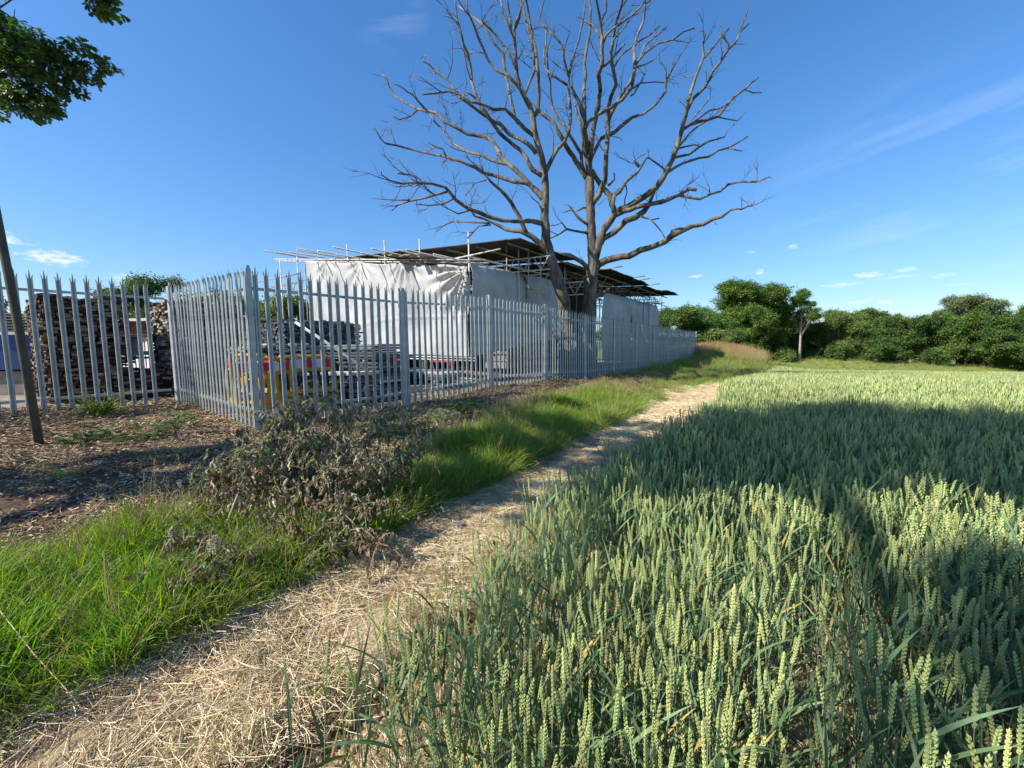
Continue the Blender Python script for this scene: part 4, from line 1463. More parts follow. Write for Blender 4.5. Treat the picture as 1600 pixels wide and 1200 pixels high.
def grass_zone(n, s0, s1, fn, kinds, smin, smax, name, label, olo=None, ohi=None, tilt=.15):
    s = rng.uniform(s0, s1, n)
    lo = edge_grass(s) if olo is None else np.full(n, olo)
    hi = edge_path(s) if ohi is None else np.full(n, ohi)
    o = lo + (hi - lo) * rng.uniform(-.06, 1.04, n)
    x, y = XY(s, o)
    p = fn(s, o, x, y)
    k = rng.uniform(0, 1, n) < p
    s, o, x, y = s[k], o[k], x[k], y[k]
    n = len(s)
    idx = kinds(s, o, x, y, n)
    rot = np.stack([rng.normal(0, tilt, n), rng.normal(0, tilt, n), rng.uniform(0, 6.283, n)], 1)
    hv = .42 + .65 * vnoise(x * 1.7, y * 1.7, 71) + .55 * vnoise(x * 4.3, y * 4.3, 72)
    hv = hv * (1 - .32 * smooth((s - 3.5) / 5) + .6 * smooth((s - 14) / 7))
    ob = scatter(name, np.stack([x, y, ZT(x, y)], 1), rot, rng.uniform(smin, smax, n) * hv, idx, cg)
    tag(ob, label, 'grass', kind='stuff')
    return ob


def kinds_verge(s, o, x, y, n):
    d = vnoise(x * 1.1, y * 1.1, 73)
    e = (edge_path(s) - o)
    far = smooth((s - 6) / 9)
    r_ = rng.uniform(0, 1, n)
    out = np.where(r_ < .76, pick('lush', n), pick('mix', n))
    out = np.where(d + far * .32 + r_ * .25 + .10 * smooth((s - 1) / 2) > .74, pick('mix', n), out)
    out = np.where(d * .6 + far * .26 + r_ * .3 + .04 * smooth((s - 1) / 2) > .82, pick('dry', n), out)
    out = np.where((e < .22) & (r_ < .65), pick('flat', n), out)
    out = np.where((o - edge_grass(s) < .2) & (r_ < .5), pick('dry', n), out)
    out = np.where(rng.uniform(0, 1, n) < .018, pick('seed', n), out)
    patch = np.exp(-(((s - 10) / 1.8) ** 2 + ((o - 1.9) / .8) ** 2))
    out = np.where(r_ < patch, pick('dry', n), out)
    return out


bare = lambda s, o, x, y: (.45 + .55 * smooth((vnoise(x * 1.6, y * 1.6, 75) - .2) / .25)) * (1 - .97 * np.exp(-(((s + .50) / .9) ** 2 + ((o - 2.95) / .95) ** 2) ** 2))
grass_zone(5200, -5.5, 1.2, bare, kinds_verge, .8, 1.05, 'grass', 'bright green grass on the verge nearest the viewer')
grass_zone(7000, 1.2, 9.0, bare, kinds_verge, .8, 1.2, 'grass', 'mixed green and straw coloured grass between fence and path')
grass_zone(8000, 9.0, 29.0, bare, kinds_verge, .5, .85, 'grass', 'yellowing grass strip running up to the far end of the fence')
# sparse dry growth in the mulch and by the fence
grass_zone(520, -6, 8, lambda s, o, x, y: .5 * smooth((vnoise(x * 1.2, y * 1.2, 77) - .45) / .2), lambda s, o, x, y, n: np.where(rng.uniform(0, 1, n) < .5, pick('dry', n), pick('flat', n)), .6, 1.0, 'grass', 'thin dry grass sprouting from the bark litter', olo=.1, ohi=2.2)
grass_zone(900, 12, 30, lambda s, o, x, y: .6 + 0 * s, lambda s, o, x, y, n: np.where(rng.uniform(0, 1, n) < .6, pick('dry', n), pick('mix', n)), .9, 1.5, 'grass', 'dry weeds along the foot of the far fence', olo=-.05, ohi=1.0)
# crop-side weeds of the lip
grass_zone(420, -3, 12, lambda s, o, x, y: .5 + 0 * s, lambda s, o, x, y, n: np.where(rng.uniform(0, 1, n) < .6, pick('dry', n), pick('flat', n)), .35, .7, 'grass', 'short dry tufts on the crumbling lip beside the wheat', olo=4.85, ohi=5.2)


def bank_kinds(s, o, x, y, n):
    r_ = rng.uniform(0, 1, n)
    top = np.exp(-(((s - 34) / 6.0) ** 2 + ((o + .5) / 2.6) ** 2))
    return np.where(r_ < top * .42, pick('rust', n), np.where(r_ < .62, pick('mix', n), pick('bank', n)))


s = rng.uniform(28.5, 52, 15000); o = rng.uniform(-5, 4.2, 15000)
kk = (o < edge_field(s) - .05)
s, o = s[kk], o[kk]
x, y = XY(s, o)
n = len(s)
ob = scatter('grass', np.stack([x, y, ZT(x, y)], 1), np.stack([rng.normal(0, .12, n), rng.normal(0, .12, n), rng.uniform(0, 6.28, n)], 1), rng.uniform(.75, 1.15, n), bank_kinds(s, o, x, y, n), cg)
tag(ob, 'tall rusty and straw coloured grass on the bank past the end of the fence', 'grass', kind='stuff')
# meadow beyond
x = rng.uniform(14, 95, 9000); y = rng.uniform(41, 66, 9000)
kk = y > far_edge(x) + .4
x, y = x[kk], y[kk]; n = len(x)
ob = scatter('grass', np.stack([x, y, ZT(x, y)], 1), np.stack([rng.normal(0, .12, n), rng.normal(0, .12, n), rng.uniform(0, 6.28, n)], 1), rng.uniform(.8, 1.3, n), np.where(rng.uniform(0, 1, n) < .88, pick('mix', n), pick('bank', n)), cg)
tag(ob, 'sunlit meadow grass between the wheat and the far trees', 'grass', kind='stuff')

# ---------------------------------------------------------------- straw and bark litter
def litter(rr, n, size, lmin, lmax, w, weights, mats_, lift=.02, chips=0):
    b = MB()
    for k in range(n):
        x_, y_ = rr.uniform(-size, size), rr.uniform(-size, size)
        a = rr.uniform(0, 6.283); l = rr.uniform(lmin, lmax)
        z0 = rr.uniform(.002, lift); dz = rr.uniform(-.18, .18)
        cur = rr.uniform(-.8, .8)
        pts = []
        px, py, pz = x_, y_, z0
        for i in range(4):
            pts.append(Vector((px, py, max(.001, pz))))
            px += math.cos(a) * l / 3; py += math.sin(a) * l / 3; pz += dz * l / 3
            a += cur / 3
        b.tube(pts, [w * rr.uniform(.6, 1.2)] * 4, 3, rr.choices(range(len(weights)), weights)[0], cap=False)
    for k in range(chips):
        x_, y_ = rr.uniform(-size, size), rr.uniform(-size, size)
        rot = Euler((rr.uniform(-.4, .4), rr.uniform(-.4, .4), rr.uniform(0, 6.28))).to_matrix()
        b.box((x_, y_, rr.uniform(.002, .015)), (rr.uniform(.010, .038), rr.uniform(.005, .015), rr.uniform(.002, .006)), rot, rr.choices(range(len(weights)), weights)[0])
    return b.mesh('litter', mats_)


rl = random.Random(9)
SM = [M_STRAW, M_STRAW2, M_STRAW3]
s_path = [litter(rl, 100, .17, .04, .17, .0013, (.5, .3, .2), SM, .022) for _ in range(6)]
s_far = [litter(rl, 120, .4, .08, .25, .003, (.5, .35, .15), SM, .03) for _ in range(3)]
CM = [M_CHIP, M_CHIP2, M_CHIP3, M_STRAW]
s_chip = [litter(rl, 40, .2, .03, .16, .0014, (.34, .16, .30, .20), CM, .03, chips=95) for _ in range(6)]
c_str, n_str = variants('straw', s_path + s_far)
c_chp, n_chp = variants('bark', s_chip)


def flat_scatter(name, label, cat, s, o, z_add, col, idx, smin=.85, smax=1.2, tilt=.06):
    x, y = XY(s, o)
    n = len(s)
    # lie along the slope of the ground
    e = .08
    gx = (ZT(x + e, y) - ZT(x - e, y)) / (2 * e); gy = (ZT(x, y + e) - ZT(x, y - e)) / (2 * e)
    rot = np.stack([np.arctan(np.clip(gy, -.8, .8)) + rng.normal(0, tilt, n), -np.arctan(np.clip(gx, -.8, .8)) + rng.normal(0, tilt, n), np.zeros(n)], 1)
    rot[:, 2] = 0
    ob = scatter(name, np.stack([x, y, ZT(x, y) + z_add], 1), rot, rng.uniform(smin, smax, n), idx, col)
    tag(ob, label, cat, kind='stuff')
    return ob


def path_pts(n, s0, s1):
    s = rng.uniform(s0, s1, n)
    a, b = edge_path(s) - .22, edge_field(s) - .06
    o = a + (b - a) * rng.uniform(0, 1, n)
    x, y = XY(s, o)
    k = rng.uniform(0, 1, n) < .25 + .75 * smooth((vnoise(x * 2.3, y * 2.3, 81) - .3) / .22)
    return s[k], o[k]


s, o = path_pts(1100, -3.6, 3.5)
flat_scatter('straw_litter', 'dry trampled straw covering the near part of the path', 'straw', s, o, .002, c_str, rng.integers(0, 6, len(s)))
s, o = path_pts(1000, 3.4, 18)
flat_scatter('straw_litter', 'dry trampled straw on the path running away beside the wheat', 'straw', s, o, .002, c_str, rng.integers(6, 9, len(s)))
n = 2600
s = rng.uniform(-6.5, 12, n); o = rng.uniform(-.3, 1, n) * (edge_grass(s) + .4)
o = np.where((s < 0) & (rng.uniform(0, 1, n) < .5), rng.uniform(-4.2, .2, n), o)
flat_scatter('bark_litter', 'brown bark and twig litter covering the ground in front of the fence', 'bark litter', s, o, .0, c_chp, rng.integers(0, n_chp, n))
n = 700
s = rng.uniform(12, 30, n); o = rng.uniform(-.2, 1.0, n)
flat_scatter('bark_litter', 'brown litter along the foot of the far fence', 'bark litter', s, o, .0, c_chp, rng.integers(0, n_chp, n), 1.2, 2)
n = 500
s = rng.uniform(-3, 7, n); o = rng.uniform(-5, -.2, n)
flat_scatter('bark_litter', 'rubble and litter on the yard floor behind the fence', 'rubble', s, o, .0, c_chp, rng.integers(0, n_chp, n), 1.0, 2)
# soil clods between the wheat plants at the lip
cl = []
for k in range(5):
    b = MB()
    for j in range(7):
        c = Vector((rl.uniform(-.05, .05), rl.uniform(-.05, .05), 0)); r_ = rl.uniform(.008, .03)
        vs = []
        for i in range(3):
            for q in range(6):
                a = q * math.pi / 3
                rr_ = r_ * (1, .8, .35)[i] * rl.uniform(.8, 1.2)
                vs.append(c + Vector((math.cos(a) * rr_, math.sin(a) * rr_, (-.3, .35, .75)[i] * r_)))
        fs = [(i * 6 + q, i * 6 + (q + 1) % 6, (i + 1) * 6 + (q + 1) % 6, (i + 1) * 6 + q) for i in range(2) for q in range(6)] + [tuple(12 + q for q in range(6))]
        b.add(vs, fs)
    cl.append(b.mesh('clod', M_CLOD))
c_clod, n_clod = variants('clod', cl)
n = 2600
s = rng.uniform(-4, 3.5, n); o = edge_field(s) + .02 + rng.exponential(.55, n)
flat_scatter('soil_clods', 'pale crumbly clods of soil under the nearest wheat', 'soil', s, o, .0, c_clod, rng.integers(0, n_clod, n), .35, .95, .3)
n = 420
s = rng.uniform(-4, 3.5, n); o = edge_field(s) + .3 + rng.exponential(.7, n)
flat_scatter('straw_litter', 'yellowed fallen leaves on the soil under the nearest wheat', 'straw', s, o, .004, c_str, rng.integers(0, 6, n), .6, 1.0, .2)


# ================================================================== TREES
M_OAKL = mat('oak_leaf', (.06, .12, .028), .45, var=.4, trans=(.34, 1.7, 1.1), spec=.5)
M_TL = [mat('foliage_mid', (.10, .175, .030), .55, var=.5, trans=(.3, 1.3), spec=.35),
        mat('foliage_dark', (.068, .125, .026), .55, var=.5, trans=(.3, 1.3), spec=.35),
        mat('foliage_light', (.15, .205, .05), .6, var=.35, trans=(.3, 1.3), spec=.3),
        mat('foliage_grey', (.15, .19, .085), .6, var=.35, trans=(.3, 1.2), spec=.3)]


def oak_leaf(b, c, d, nrm, L, mi=0):
    """lobed leaf as a fan of faces"""
    d = d.normalized(); sx = d.cross(nrm).normalized()
    n = sx.cross(d)
    prof = [(0, .04), (.18, .16), (.26, .10), (.42, .27), (.52, .15), (.68, .32), (.78, .18), (.9, .22), (1.0, .0)]
    vs = []
    for (t_, w) in prof:
        q = c + d * (t_ * L) - n * (t_ * t_ * L * .18)
        vs += [q - sx * w * L + n * w * L * .12, q, q + sx * w * L + n * w * L * .12]
    fs = []
    for i in range(len(prof) - 1):
        fs += [(3 * i, 3 * i + 1, 3 * i + 4, 3 * i + 3), (3 * i + 1, 3 * i + 2, 3 * i + 5, 3 * i + 4)]
    b.add(vs, fs, mi)


ro_ = random.Random(31)
oc = []
for k in range(6):
    b = MB()
    e = Vector((0, 0, 0))
    tip = Vector((.16, 0, .02))
    b.tube([(-.12, 0, -.03), (0, 0, 0), tip], [.003, .0025, .0015], 4, 1, cap=False)
    for j in range(13):
        f = ro_.uniform(-.3, 1)
        c = tip * f
        a = ro_.uniform(0, 6.28)
        d = Vector((.7 + .4 * f, math.cos(a), math.sin(a) * .8)).normalized()
        oak_leaf(b, c, d, Vector((ro_.uniform(-.4, .4), ro_.uniform(-.4, .4), 1)), ro_.uniform(.075, .125))
    oc.append(b.mesh('oak_spray', [M_OAKL, M_OBARK]))
c_oak, n_oak = variants('oak_spray', oc)


def oak():
    tx, ty = -10.2, -5.6
    t = thing('oak_tree', 'leafy oak whose branch ends hang into the picture from the upper left corner', 'tree', (tx, ty, .2))
    O = Vector((tx, ty, .2))
    rr = random.Random(17)
    g = MB(); g.tube([(0, 0, -.2), (.05, .0, 1.5), (.0, .1, 3.2), (.2, .3, 5.2), (.4, .5, 7.5), (.6, .7, 10.2)], [.42, .33, .3, .26, .2, .08], 12, rough=.05); g.build('trunk', M_OBARK, t, True)
    clumps = []
    # (shadow x, shadow y, height of foliage, radius, sprays)
    k_ = 1 / math.tan(SUN_EL)
    sh = []
    for (px, py, h, r, n) in [
        (1.6, 3.5, 7.2, .75, 150), (2.3, 4.3, 8.0, .9, 170), (3.1, 5.3, 8.6, .9, 170), (2.9, 3.7, 8.4, .9, 170), (3.9, 4.6, 9.2, 1.0, 190), (4.6, 5.6, 9.6, .9, 170),
        (5.4, 5.6, 10.2, .9, 170), (5.2, 4.5, 10.2, 1.0, 190), (4.4, 3.6, 9.6, .9, 170), (6.4, 4.9, 10.6, .9, 170), (6.3, 3.9, 10.8, .9, 170), (7.3, 4.3, 11.2, .9, 170), (7.6, 3.2, 11.4, .9, 150),
        (3.7, 3.0, 9.0, .6, 90), (2.3, 2.9, 7.9, .45, 60), (5.4, 3.1, 10.2, .8, 120), (6.6, 2.7, 11.0, .8, 130), (8.6, 3.2, 11.5, .9, 140), (9.4, 4.4, 11.7, .8, 120),
        (2.0, 1.3, 8.2, .36, 60), (2.6, 1.2, 8.6, .45, 70), (2.4, .8, 8.6, .45, 70), (1.95, .85, 8.2, .25, 34),
        (.35, 3.5, 6.6, .45, 75), (.75, 4.3, 7.0, .40, 60), (1.2, 5.0, 7.2, .5, 75), (1.9, 5.9, 7.6, .55, 80), (2.1, 7.0, 7.8, .4, 45),
        (-.7, 3.9, 6.0, .38, 45), (-.2, 5.2, 6.6, .55, 70), (.7, 6.2, 7.0, .5, 60), (-.9, 5.0, 6.2, .4, 45), (-.5, 6.7, 6.6, .5, 50), (.2, 7.7, 7.2, .5, 50),
        (-3.6, 4.7, 5.4, .34, 45), (-2.9, 4.9, 5.4, .32, 40), (-4.3, 4.3, 5.2, .3, 36), (-4.6, 3.55, 4.9, .17, 30), (-4.0, 3.6, 4.9, .16, 30), (-3.4, 3.6, 4.9, .16, 30), (-5.2, 3.5, 4.8, .18, 30), (-2.8, 3.65, 5, .14, 20),
        (-1.7, 5.9, 6.0, .4, 40), (-1.9, 3.9, 5.6, .3, 35)]:
        c = Vector((px - SUN_H.x * k_ * (h - .4), py - SUN_H.y * k_ * (h - .4), h))
        clumps.append((c, r, n, 1.0))
    # visible twigs at the upper left: centre and size in metres
    vis = []
    for (px, py, Y, r, n) in [(20, 70, 5.5, .24, 60), (5, 50, 5.6, .2, 40), (40, 95, 5.4, .22, 50), (65, 75, 5.6, .16, 22), (10, 110, 5.7, .26, 50), (75, 110, 5.4, .18, 34), (100, 90, 5.4, .17, 26), (125, 72, 5.4, .10, 9), (140, 112, 5.5, .14, 22),
                              (118, 118, 5.5, .13, 16), (163, 99, 5.4, .10, 10), (95, 130, 5.5, .11, 12), (108, 143, 5.5, .07, 6), (60, 155, 5.6, .17, 30), (35, 150, 5.5, .18, 32), (10, 150, 5.6, .18, 30), (42, 175, 5.6, .13, 20), (70, 165, 5.5, .12, 14), (-30, 60, 5.6, .45, 120), (-60, 130, 5.7, .5, 130), (-50, 0, 5.6, .45, 100),
                              (152, 5, 5.3, .11, 10), (160, -8, 5.3, .12, 14), (168, 12, 5.3, .06, 4), (140, -25, 5.2, .2, 30), (150, 15, 5.3, .05, 3)]:
        c = at_depth(px, py, Y)
        clumps.append((c, r, n, .62))
        vis.append(c)
    pts = []; rots = []; sc = []
    for (c, r, n, k1) in clumps:
        for _ in range(n):
            v = Vector((rr.gauss(0, 1), rr.gauss(0, 1), rr.gauss(0, .8))).normalized() * r * (rr.random() ** .45)
            pts.append(tuple(c + v - O)); rots.append((rr.uniform(-.6, .6), rr.uniform(-.5, .5), math.atan2(v.y, v.x) + rr.uniform(-.9, .9))); sc.append(rr.uniform(.85, 1.25) * (1.25 if k1 == 1 else k1))
    # limbs out to the clumps
    lim = MB()
    roots = [Vector((.42, .5, 7.4)), Vector((.48, .6, 8.3)), Vector((.55, .65, 9.2)), Vector((.6, .7, 10.0))]
    hubs = []
    for (px, py, h) in ((3.4, 4.3, 7.9), (1.7, 5.2, 6.3), (5.6, 4.6, 9.4), (7.6, 3.6, 10.6), (2.3, 1.1, 7.9)):
        hubs.append(Vector((px - SUN_H.x * k_ * (h - .4), py - SUN_H.y * k_ * (h - .4), h)) - O)
    for (c, r, n, k1) in clumps:
        if k1 != 1: continue
        e = c - O
        if c.z < 6.7:
            # twigs hanging from the long low limb
            rt = Vector((.8, 4.6, 4.6)).lerp(Vector((1.8, 8.6, 5.1)), min(1, max(0, (e.y - 4.6) / 4)))
            lim.tube([rt, rt.lerp(e, .5) + Vector((0, 0, .1)), e], [.02, .012, .006], 5)
            continue
        rt = min(hubs, key=lambda q: (q - e).length)
        m1 = rt.lerp(e, .5) + Vector((rr.uniform(-.3, .3), rr.uniform(-.3, .3), .25))
        lim.tube([rt, m1, e], [.03, .02, .01], 6)
    for i_, q in enumerate(hubs):
        rt = roots[(1, 0, 2, 3, 1)[i_]]
        lim.tube([rt, rt.lerp(q, .5) + Vector((0, 0, .5)), q], [.11, .08, .05], 7)
    # low limb that reaches the picture
    j0 = at_depth(-70, 60, 5.5) - O
    lim.tube([(0, .1, 3.4), (.4, 3.2, 4.4), (1.2, 6.6, 4.9), j0], [.13, .1, .08, .05], 8)
    for path, r0 in (([(-70, 60), (0, 78), (40, 60), (58, 78), (80, 100)], .022), ([(-70, 60), (-20, 5), (0, 15), (22, 30), (45, 40), (70, 50)], .012), ([(22, 30), (42, 52), (62, 74), (92, 68), (112, 72)], .012), ([(22, 30), (23, 14)], .006), ([(38, 46), (70, 54), (92, 66)], .005), ([(87, 60), (95, 58), (106, 59)], .004),
                     ([(80, 100), (118, 120), (148, 127), (160, 136)], .007), ([(80, 118), (88, 148), (94, 162), (86, 167)], .005), ([(-10, 60), (15, 110), (20, 135), (40, 160)], .016), ([(130, 75), (142, 98), (158, 100)], .004), ([(-70, 60), (60, -30), (140, -40), (152, 4)], .012), ([(140, -40), (162, 2)], .006), ([(90, 150), (104, 154)], .003)):
        q = [at_depth(a, b_, 5.5 + .05 * math.sin(i_ * 2.1 + a)) - O for i_, (a, b_) in enumerate(path)]
        lim.tube(q, [r0 * (1 - .6 * i_ / (len(q) - 1)) for i_ in range(len(q))], 6)
    lim.build('limbs', M_OBARK, t, True)
    cr = scatter('crown', pts, rots, sc, [rr.randrange(n_oak) for _ in pts], c_oak, t)
    tag(cr, kind='stuff')
    return t


oak()

# far trees ------------------------------------------------------
rt_ = random.Random(77)


def spray(m_, rr, n=30, R_=.55, lf=.20):
    b = MB()
    for k in range(n):
        v = Vector((rr.gauss(0, 1), rr.gauss(0, 1), rr.gauss(0, .55)))
        v = v.normalized() * R_ * rr.random() ** .5
        nrm = (v.normalized() * .6 + Vector((rr.uniform(-.7, .7), rr.uniform(-.7, .7), rr.uniform(.2, 1.2)))).normalized()
        t1 = nrm.orthogonal().normalized(); t1 = Matrix.Rotation(rr.uniform(0, 6.28), 3, nrm) @ t1; t2 = nrm.cross(t1)
        l = lf * rr.uniform(.6, 1.2)
        b.add([v - t1 * l * .5, v + t2 * l * .32 + nrm * l * .1, v + t1 * l * .5, v - t2 * l * .32 + nrm * l * .1], [(0, 1, 2), (0, 2, 3)])
    return b.mesh('spray', m_)


SPR = []
for m_ in M_TL:
    SPR += [spray(m_, rt_) for _ in range(4)]
c_spr, n_spr = variants('spray', SPR)


def tree(label, x, y, h, rad, kind, seed, base=.12, trunk_mat=M_OBARK, gaps=.0, n_l=20, group=None, name='tree', dens=1.0, flat=1.0, topbare=False, trunk_r=None):
    rr = random.Random(seed)
    z = zt(x, y)
    t = thing(name, label, 'tree', (x, y, z), group=group)
    tr = trunk_r or h * .03
    lean = rr.uniform(-.04, .04) * h
    g = MB()
    g.tube([(0, 0, -.3), (lean * .2, 0, h * .2), (lean * .6, rr.uniform(-.1, .1), h * .5), (lean, 0, h * .85)], [tr * 1.3, tr, tr * .75, tr * .25], 8, rough=.06)
    lobes = []
    n_l = int(n_l * 1.45)
    for k in range(n_l):
        f = (k + .5) / n_l
        zz = h * (base + (1 - base) * min(.95, max(.04, f * .88 + .06 + rr.uniform(-.06, .06))))
        ff = (zz / h - base) / (1 - base)
        env = rad * (math.sin(math.pi * min(.97, max(.05, ff * .70 + .22))) ** .62)
        a = rr.uniform(0, 6.28)
        q = env * rr.uniform(.2, 1.08)
        rl_ = rad * rr.uniform(.17, .36)
        zz = min(zz, h - rl_ * .55)
        lobes.append((Vector((lean * ff + math.cos(a) * q, math.sin(a) * q, zz)), rl_))
    lobes.append((Vector((lean, 0, h - rad * .28)), rad * .34))
    for (c, r_) in lobes[:12]:
        st_ = Vector((lean * .4, 0, max(h * .14, c.z * .5)))
        g.tube([st_, st_.lerp(c, .5) + Vector((0, 0, .1 * r_)), c], [tr * .4, tr * .28, tr * .1], 5)
    g.build('trunk', trunk_mat, t, True)
    P = []; Rr = []; S = []; I = []
    for (c, r_) in lobes:
        n = int(42 * dens * (r_ / 1.2) ** 2 * 2.2) + 10
        for _ in range(n):
            v = Vector((rr.gauss(0, 1), rr.gauss(0, 1), rr.gauss(0, .8) + .15)).normalized()
            v = v * r_ * (rr.uniform(.45, 1.02) if rr.random() < .88 else rr.uniform(1.0, 1.3))
            v.z *= .72 * flat
            P.append(tuple(c + v)); Rr.append((rr.uniform(-.5, .5), rr.uniform(-.5, .5), rr.uniform(0, 6.28))); S.append(rr.uniform(.55, 1.15))
            kk_ = kind if rr.random() < .8 else rr.choice((0, 1, 2))
            I.append(kk_ * 4 + rr.randrange(4))
    cr = scatter('crown', P, Rr, S, I, c_spr, t)
    tag(cr, kind='stuff')
    return t


G1 = 'trees along the far side of the field'
tree('broad round oak standing alone right of the fence end', 33.9, 58, 10.9, 5.6, 0, 1, .08, n_l=44, group=G1, dens=1.0)
tree('dark tree behind the far end of the scaffold roof', 26.8, 56, 7.3, 4.4, 0, 2, .1, n_l=22, group=G1)
tree('lower bushy tree between the scaffold end and the round oak', 31.0, 60, 5.6, 3.0, 2, 3, .03, n_l=16, group=G1)
tree('slender pale trunked tree with a sparse green crown right of the round oak', 40.6, 56, 9.7, 1.7, 0, 4, .55, M_PTRUNK, n_l=14, group=G1, dens=1.2, trunk_r=.15)
tree('small half bare tree with a pale forked trunk right of the round oak', 38.3, 62, 6.0, 1.6, 2, 5, .45, M_PTRUNK, n_l=7, group=G1, dens=.6, trunk_r=.12)
tree('dark bushy tree just behind the slender pale trunk', 43.5, 61, 6.6, 3.4, 1, 6, .02, n_l=20, group=G1)
tree('dark low tree left of the slender pale trunk', 39.6, 64, 6.2, 2.8, 1, 7, .02, n_l=16, group=G1)
tree('greyish olive rounded tree in the middle of the tree line', 48.5, 59, 7.2, 4.0, 2, 8, .02, n_l=24, group=G1)
tree('smaller olive tree filling the dip in the tree line', 53.0, 61, 6.0, 3.4, 0, 9, .02, n_l=20, group=G1)
tree('dark green tree where the tree line starts to rise', 56.5, 57, 6.6, 3.8, 1, 10, .02, n_l=24, group=G1)
tree('dense mid green tree left of the grey topped one', 61.0, 56, 7.3, 4.0, 0, 11, .03, n_l=26, group=G1)
tree('tall grey green topped tree, highest of the tree line', 65.5, 58, 10.2, 3.6, 3, 12, .3, M_PTRUNK, n_l=22, group=G1, trunk_r=.35)
tree('dark tree standing before the grey topped pair', 64.0, 53, 7.0, 3.6, 1, 13, .04, n_l=24, group=G1)
tree('second grey green topped tree right of the highest one', 70.5, 59, 9.8, 3.4, 3, 14, .3, n_l=20, group=G1)
tree('broad dark tree below the second grey topped tree', 70.0, 53, 8.0, 4.2, 1, 15, .04, n_l=26, group=G1)
tree('rounded tall green tree near the right edge', 76.5, 56, 10.0, 4.8, 0, 16, .04, n_l=30, group=G1)
tree('big green tree at the right edge of the tree line', 82.5, 55, 10.6, 4.8, 0, 17, .04, n_l=30, group=G1)
tree('darker tree cut by the right edge of the picture', 86, 49, 9.2, 4.6, 1, 18, .04, n_l=26, group=G1)
tree('low shrubby tree under the dark tree at right edge', 78.5, 49, 5.2, 3.2, 0, 19, .02, n_l=18, group=G1)
tree('light green bushy tree low in the tree line below the grey tops', 66.5, 50, 4.6, 2.6, 2, 20, .02, n_l=14, group=G1)
tree('low dark bush before the olive tree in the tree line', 50.0, 54, 3.4, 2.1, 1, 22, .0, n_l=12, group=G1, name='bush')
tree('small round bush right of the meadow gap', 45.4, 55, 2.0, 1.5, 1, 23, .0, n_l=9, group=G1, name='bush')
tree('light green bush under the round oak', 36.8, 54, 1.7, 1.5, 2, 24, .0, n_l=9, group=G1, name='bush')
tree('grey green bush at the foot of the round oak', 30.5, 52, 2.4, 2.0, 2, 25, .0, n_l=11, group=G1, name='bush')
tree('dark little bush at the corner of the wheat field', 29.5, 43.5, 1.0, 1.0, 1, 26, .0, n_l=7, group=G1, name='bush')
tree('yellow green bush directly right of the fence end', 21.4, 41, 3.0, 1.8, 2, 27, .0, n_l=10, group=G1, name='bush')
for i, (xx, yy, hh, lb) in enumerate(((92, 58, 10, 'far tree standing outside the right side of the tree line'), (99, 52, 10, 'outermost tree of the line beyond the wheat'), (58, 66, 8.4, 'tree peeping over the dark rising part of the tree line'), (46.5, 68, 7, 'tree behind the slender trunk, barely higher than its neighbours'), (34, 70, 7, 'tree behind the round oak'))):
    tree(lb, xx, yy, hh, 4.8, i % 2, 40 + i, .03, n_l=26, group=G1)
G2 = 'trees behind the yard'
tree('dark round tree showing between the two stacks behind the yard', -33.5, 37, 8.0, 3.0, 1, 30, .1, n_l=18, group=G2)
tree('lower dark tree right of the round one behind the yard', -29.0, 38, 6.6, 3.0, 1, 31, .1, n_l=16, group=G2)
tree('bright green tree behind the leftmost scaffold tubes', -21.5, 33, 5.6, 3.4, 0, 32, .05, n_l=18, group=G2)
tree('green tree between the scaffold and the dark slate stack', -17.5, 31, 5.4, 3.0, 2, 33, .05, n_l=16, group=G2)
tree('dark tree behind the close-set pales of the fence step', -26, 35, 6.2, 3.2, 1, 34, .05, n_l=18, group=G2)
tree('thin pale bush behind the blue skip', -21.0, 15.5, 3.4, 1.2, 3, 35, .2, n_l=8, group=G2, dens=.6, name='bush')
tree('far tree at the left edge beyond the skip', -47, 33, 5.6, 3.4, 1, 36, .05, n_l=16, group=G2)
# more cover behind the shelter end
tree('dense tree seen under the open end of the scaffold roof', 18.5, 47, 6.2, 3.6, 0, 37, .03, n_l=22, group=G1)
tree('dark tree behind the scaffold end, left of the open frame', 14.0, 46, 5.8, 3.6, 1, 38, .03, n_l=20, group=G1)
tree('dark green tree directly behind the end of the fence', 22.5, 49, 6.4, 3.2, 0, 39, .03, n_l=20, group=G1)
# distant wooded ridge
def ridge():
    g = MB(); rr = random.Random(3)
    vs = []; n = 90
    for i in range(n + 1):
        x = -500 + 1500 * i / n
        h = 9 + 7 * float(vnoise(x * .006, 0, 91)) + 2.5 * float(vnoise(x * .05, 3, 92))
        vs += [(x, 700, -8), (x, 720, h * .8), (x, 760, h)]
    fs = []
    for i in range(n):
        for j in range(2):
            fs.append((3 * i + j, 3 * i + 3 + j, 3 * i + 4 + j, 3 * i + 1 + j))
    g.add(vs, fs)
    o = g.build('hills', mat('hazy_far_woods', (.10, .15, .16), 1, noise=(.07, .11, .12), noise_scale=.05), None, True)  # bluish haze of distance is mixed into the woods' own colour
    tag(o, kind='structure')
ridge()
